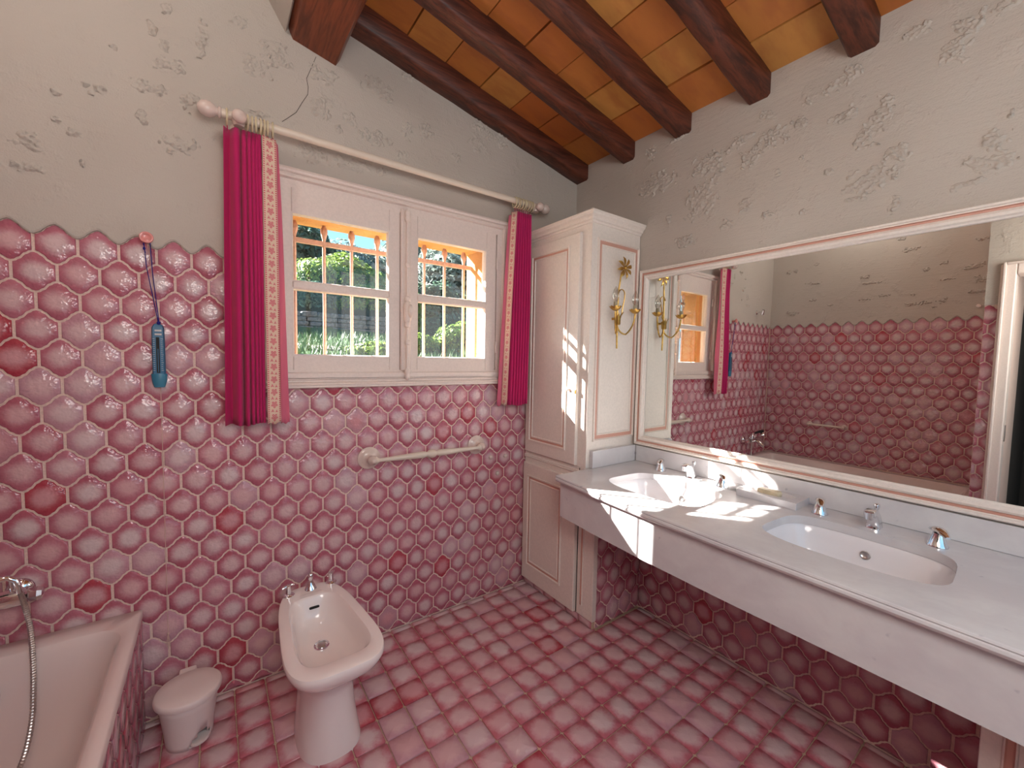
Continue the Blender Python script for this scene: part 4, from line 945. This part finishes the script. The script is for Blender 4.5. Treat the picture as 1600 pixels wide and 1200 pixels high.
hex_field(pan, lambda u, v: (-2.079, u, v), (1, 0, 0), 'tile', -.06, (-1.515, -.012, .004, .403), None, M['tile'])
b = MB(); b.lathe([(.032, 0), (.032, .004), (.026, .008), (.020, .008), (.018, .003), (0, .003)], (-2.402, -.128, .335), (0, -1, .12), 20); b.build('overflow', M['chrome'], tb, smooth=50)
b = MB(); b.lathe([(.035, 0), (.034, .004), (.025, .004), (0, .002)], (-2.43, -.42, .0615), n=20); b.build('drain', M['chrome'], tb, smooth=50)
# mixer
mx = thing('bath_mixer', (-2.43, -.03, .60), 'chrome bath mixer tap on the tiles over the tub end', 'tap')
b = MB(); b.lathe([(.026, 0), (.027, .02), (.024, .05), (.020, .10), (.024, .15), (.027, .17), (.026, .20)], (-2.53, -.075, .592), (1, 0, 0), 20)
b.tube([(-2.43, -.075, .590), (-2.43, -.12, .575), (-2.43, -.165, .545)], [.020, .018, .016], 14); b.build('body', M['chrome'], mx, smooth=50)
for x in (-2.505, -2.352):
    b = MB(); b.lathe([(.032, 0), (.032, .005), (.022, .014), (.014, .018), (.014, .06)], (x, -.009, .592), (0, -1, 0), 20); b.build('wall_union', M['chrome'], mx, smooth=50)
for x, s in ((-2.53, -1), (-2.33, 1)):
    b = MB(); b.lathe([(.012, 0), (.012, .008), (.020, .012), (.022, .030), (.017, .040), (0, .042)], (x, -.075, .592), (s, 0, 0), 8); b.build('valve_handle', M['chrome'], mx, smooth=30)
b = MB(); b.tube([(-2.43, -.075, .60), (-2.43, -.078, .625), (-2.41, -.090, .632)], .007, 8); b.build('diverter', M['chrome'], mx, smooth=60)
b = MB(); b.tube([(-2.350, -.08, .60), (-2.350, -.085, .655)], .006, 8); b.tube([(-2.350, -.085, .65), (-2.335, -.10, .655), (-2.350, -.10, .665)], .0045, 8); b.build('cradle', M['chrome'], mx, smooth=60)
hs = thing('hand_shower', (-2.40, -.10, .655), 'chrome and black hand shower with ribbed hose lying across the bath mixer', 'shower head')
b = MB(); b.tube([(-2.49, -.125, .680), (-2.44, -.110, .675), (-2.370, -.100, .665)], [.014, .012, .0095], 12); b.build('handle', M['dark'], hs, smooth=60)
b = MB(); b.tube([(-2.370, -.100, .665), (-2.352, -.100, .666), (-2.338, -.100, .655), (-2.332, -.100, .635), (-2.330, -.100, .615)], [.009, .008, .008, .007, .008], 10)
b.lathe([(.014, 0), (.030, .02), (.031, .028), (0, .030)], (-2.48, -.12, .672), (-.3, -.1, -1), 18); b.build('head', M['chrome'], hs, smooth=60)
hp = [Vector(p) for p in ((-2.330, -.100, .618), (-2.322, -.102, .575), (-2.312, -.106, .50), (-2.308, -.115, .42), (-2.306, -.130, .33), (-2.309, -.150, .23), (-2.325, -.180, .14), (-2.36, -.23, .088), (-2.42, -.30, .078))]
dn = []
for i in range(len(hp) - 1):
    for k in range(24): 
        t = k / 24; p0 = hp[max(i - 1, 0)]; p1 = hp[i]; p2 = hp[i + 1]; p3 = hp[min(i + 2, len(hp) - 1)]
        dn.append(.5 * ((2 * p1) + (-p0 + p2) * t + (2 * p0 - 5 * p1 + 4 * p2 - p3) * t * t + (-p0 + 3 * p1 - 3 * p2 + p3) * t ** 3))
b = MB(); b.tube(dn, [.0072 if k % 2 else .0058 for k in range(len(dn))], 10); b.build('hose', M['dullchrome'], hs, smooth=20)
# fittings seen in the mirror
t = thing('shower_bracket', (-2.49, -.02, 1.83), 'small chrome shower holder high on the plaster above the bath', 'bracket')
b = MB(); b.lathe([(.020, 0), (.020, .004), (.009, .012), (.009, .045)], (-2.49, -.010, 1.83), (0, -1, 0), 18); b.build('wall_plate', M['chrome'], t, smooth=50)
b = MB(); b.lathe([(.015, -.022), (.012, .022), (.009, .022), (.011, -.022)], (-2.49, -.068, 1.83), (.25, -.35, 1), 16, cap=False); b.build('holder', M['chrome'], t, smooth=50)
t = thing('grab_rail', (-2.81, -.54, .770), 'short ivory grab rail on the tiled wall above the bath', 'grab rail')
for y in (-.404, -.673):
    b = MB(); b.lathe([(.024, 0), (.024, .006), (.016, .012), (.012, .045), (.014, .052), (0, .060)], (-2.812, y, .770), (1, 0, 0), 18); b.build('flange', M['knobp'], t, smooth=50)
b = MB(); b.tube([(-2.768, -.404, .770), (-2.768, -.673, .770)], .010, 12); b.build('bar', M['rod'], t, smooth=60)
b = MB(); b.lathe([(.012, 0), (.012, .005), (.006, .010), (.006, .030), (.011, .036), (.012, .042), (0, .046)], (-2.809, -1.43, 1.79), (1, 0, 0), 16)
tag(b.build('robe_hook', M['white'], smooth=50, origin=(-2.809, -1.43, 1.79)), 'little white knob hook on the plaster near the door pier', 'hook')
# unseen globe pendant added behind the camera as fill light
lt = thing('fill_pendant', (-1.72, -2.40, 1.85), 'large unseen globe pendant added behind the camera as fill light', 'lamp')
b = MB(); b.tube([(-1.72, -2.40, 2.86), (-1.72, -2.40, 2.17)], .004, 6); b.lathe([(.03, .0), (.03, .03), (.01, .05)], (-1.72, -2.40, 2.17), n=14); b.build('cord', M['brass'], lt, smooth=50)
b = MB(); b.lathe([(.33 * math.sin(PI * k / 16) + .0001, -.33 * math.cos(PI * k / 16)) for k in range(17)], (-1.72, -2.40, 1.85), n=32); b.build('globe', M['glow'], lt, smooth=60)

lt = thing('bath_fill_lamp', (-2.35, -.80, 2.80), 'small unseen globe lamp added above the bath as fill light', 'lamp')  # unseen lamp added to brighten the bath end and tub wall
b = MB(); b.lathe([(.045, .16), (.045, .10), (.03, .085)], (-2.35, -.80, 2.76), n=16); b.build('fitting', M['brass'], lt, smooth=50)
b = MB(); b.lathe([(.10 * math.sin(PI * k / 14) + .0001, -.10 * math.cos(PI * k / 14)) for k in range(15)], (-2.35, -.80, 2.76), n=28); b.build('globe', M['glow2'], lt, smooth=60)

# ------------------------------------------------------------------ garden outside
def gz(x, y):  # ground height rising away from the house
    y = max(y, .24)
    return float(np.interp(y, [.24, 2.0, 7.6, 7.9, 14, 26], [1.0, 1.12, 1.78, 2.22, 2.9, 4.3])) + .03 * math.sin(x * 2.1 + y) + .02 * math.sin(y * 3.3 - x)
b = MB(); NX, NY = 40, 44; ys_ = [.24 + 25 * (j / NY) ** 1.4 for j in range(NY + 1)]
b.rings([[(-9 + 26 * i / NX, y, gz(-9 + 26 * i / NX, y)) for i in range(NX + 1)] for y in ys_], closed=False)
tag(b.build('lawn', M['grass'], smooth=60), kind='structure')
def blades(n, box, seed, name='grass_blades'):
    r = np.random.RandomState(seed); x0, x1, y0, y1 = box; V = []; F = []
    for i in range(n):
        x = r.uniform(x0, x1); y = r.uniform(y0, y1); z = gz(x, y) - .01; a = r.uniform(0, PI); hh = r.uniform(.05, .17); w_ = .012
        V += [(x - w_ * math.cos(a), y - w_ * math.sin(a), z), (x + w_ * math.cos(a), y + w_ * math.sin(a), z), (x + r.uniform(-.06, .06), y + r.uniform(-.06, .06), z + hh)]; F.append((3 * i, 3 * i + 1, 3 * i + 2))
    b = MB(); b.add(V, F); o = b.build(name, M['grass']); return tag(o, 'long green grass on the slope outside the window', 'grass', kind='stuff')
blades(8000, (-1.5, 4.5, 2.6, 7.4), 3)
def foliage(c, rad, n, size, mat, seed, flat=.0, shell=.28):
    r = np.random.RandomState(seed); d = r.normal(size=(n, 3)); d /= np.linalg.norm(d, axis=1)[:, None]; d[:, 2] = np.where(d[:, 2] < -.35, -d[:, 2], d[:, 2])
    lump = 1 + .10 * np.sin(d[:, 0] * 6 + seed) * np.cos(d[:, 2] * 5 + seed * 2) + .07 * np.sin(d[:, 1] * 11 + d[:, 0] * 7)
    rr = (1 - shell * r.rand(n) ** 2) * lump; P = np.array(c) + d * np.array(rad) * rr[:, None]
    t = np.cross(d, r.normal(size=(n, 3))); t /= np.linalg.norm(t, axis=1)[:, None]; nn = d * .6 + r.normal(size=(n, 3)) * .6; u = np.cross(t, nn); u /= np.linalg.norm(u, axis=1)[:, None]
    s = size * r.uniform(.6, 1.4, n)[:, None]
    V = np.stack([P - t * s, P + u * s * .45, P + t * s, P - u * s * .45], 1).reshape(-1, 3)
    b = MB(); b.v = [tuple(v) for v in V]; b.f = [(4 * i, 4 * i + 1, 4 * i + 2, 4 * i + 3) for i in range(n)]; b.mi = [0] * n; b.rnd = [0.] * n
    return b
def bush(name, c, rad, n, size, mat, label, cat, group, seed, trunk=0):
    z0 = gz(c[0], c[1]); t = thing(name, (c[0], c[1], z0), label, cat, group)
    o = foliage(c, rad, n, size, mat, seed).build('foliage', mat, t); o['kind'] = 'stuff'
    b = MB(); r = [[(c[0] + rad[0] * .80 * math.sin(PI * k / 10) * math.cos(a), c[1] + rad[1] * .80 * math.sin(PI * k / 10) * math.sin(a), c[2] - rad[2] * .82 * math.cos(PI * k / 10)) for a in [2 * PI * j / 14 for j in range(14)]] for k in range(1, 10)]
    b.rings(r, True, True, True); b.build('leaf_core', M['core'], t, smooth=80)  # solid dark core added to block the view through the leaves
    b = MB()
    for k in range(3):
        a = 2.1 * k + seed; x = c[0] + .05 * math.cos(a); y = c[1] + .05 * math.sin(a)
        b2 = MB(); b2.tube([(x, y, z0 - .1), (x + .1 * math.cos(a), y + .1 * math.sin(a), (z0 + c[2]) / 2), (c[0] + rad[0] * .4 * math.cos(a), c[1] + rad[1] * .4 * math.sin(a), c[2])], [.05, .04, .02], 6); b2.build('trunk', M['bark'], t, smooth=60)
    return t
A_, B_, C_ = M['leaf_a'], M['leaf_b'], M['leaf_c']
G1 = 'bushes and trees beyond the window'
bush('hedge_dome', (.75, 9.2, 3.05), (1.25, 1.0, .75), 7000, .055, B_, 'bright green clipped dome hedge in the middle of the view through the window', 'hedge', G1, 1)
bush('hedge_dome', (1.25, 8.4, 2.60), (1.0, .7, .55), 5000, .05, B_, 'lower bright green clipped mound in front of the dome hedge', 'hedge', G1, 2)
bush('tree', (-.3, 12.0, 3.9), (2.0, 1.3, 1.45), 6000, .10, A_, 'dark evergreen tree behind the dome hedge nearest the long curtain', 'tree', G1, 3)
bush('tree', (3.03, 16.2, 4.35), (2.0, 1.4, 1.6), 5000, .10, C_, 'grey-green tree with a feathery top behind the dome hedge', 'tree', G1, 4)
bush('tree', (8.07, 20.0, 5.55), (3.3, 1.6, 2.57), 7000, .10, C_, 'silvery tree glimpsed across the window mullion', 'tree', G1, 5)
bush('tree', (4.1, 9.5, 3.2), (1.6, 1.2, 1.55), 7000, .075, C_, 'tall silver-leaved olive tree filling the upper pane by the short curtain', 'tree', G1, 6)
bush('tree', (7.2, 12.0, 4.0), (1.7, 1.3, 1.15), 4000, .10, A_, 'dark tree at the edge of the view next to the ochre reveal', 'tree', G1, 7)
bush('bush', (.15, 8.4, 2.55), (.85, .5, .45), 3500, .05, A_, 'dark bush standing on the stone terrace wall', 'bush', G1, 8)
bush('bush', (2.35, 7.0, 2.15), (.80, .4, .92), 4500, .055, A_, 'dark leafy bush beneath the silver tree', 'bush', G1, 9)
bush('bush', (4.2, 7.9, 2.3), (1.0, .5, .80), 4500, .05, A_, 'deep green bush low beneath the silver olive tree', 'bush', G1, 10)
bush('shrub', (1.35, 6.2, 2.1), (.35, .3, .62), 2500, .045, B_, 'slim upright yellow-green shrub in front of the low trees', 'shrub', G1, 11)
bush('shrub', (.95, 4.6, 1.42), (.55, .3, .30), 2500, .035, B_, 'low yellow-green shrub just above the lower pane edge', 'shrub', G1, 12)
bush('shrub', (1.75, 4.7, 1.55), (.55, .3, .40), 3000, .04, B_, 'bright green shrub low in the pane by the short curtain', 'shrub', G1, 13)
bush('shrub', (.1, 4.2, 1.33), (.5, .3, .22), 2200, .035, B_, 'small green shrub at the bottom of the pane near the long curtain', 'shrub', G1, 14)
# stone terrace wall
sw = thing('terrace_wall', (.4, 7.75, 1.7), 'low dry stone terrace wall across the garden', 'wall')
r = random.Random(5); z = 1.72
for row in range(5):
    x = -1.6 + r.uniform(0, .2); hh = r.uniform(.09, .13)
    while x < 2.2:
        wd = r.uniform(.16, .38); b = MB(); j = [r.uniform(-.015, .015) for _ in range(12)]
        b.add([(x + j[0], 7.58 + j[1], z), (x + wd - .015 + j[2], 7.58 + j[3], z + j[10]), (x + wd - .015, 7.85, z), (x, 7.85, z), (x + j[4], 7.58 + j[5], z + hh - .012), (x + wd - .015 + j[6], 7.58 + j[7], z + hh - .012 + j[11]), (x + wd - .015, 7.85, z + hh - .01), (x, 7.85, z + hh - .01)],
              [(0, 1, 5, 4), (1, 2, 6, 5), (2, 3, 7, 6), (3, 0, 4, 7), (4, 5, 6, 7), (0, 3, 2, 1)])
        b.build('stone', M['stone'], sw, bevel=.012, seg=1); x += wd
    z += hh
# pale gravel path
b = MB(); b.rings([[(x0, y, gz(x0, y) + .03), (x1, y, gz(x1, y) + .03)] for x0, x1, y in ((-1.8, -.35, 4.4), (-1.6, -.05, 4.9), (-1.6, -.2, 5.3))], closed=False)
tag(b.build('garden_path', M['path']), kind='structure')
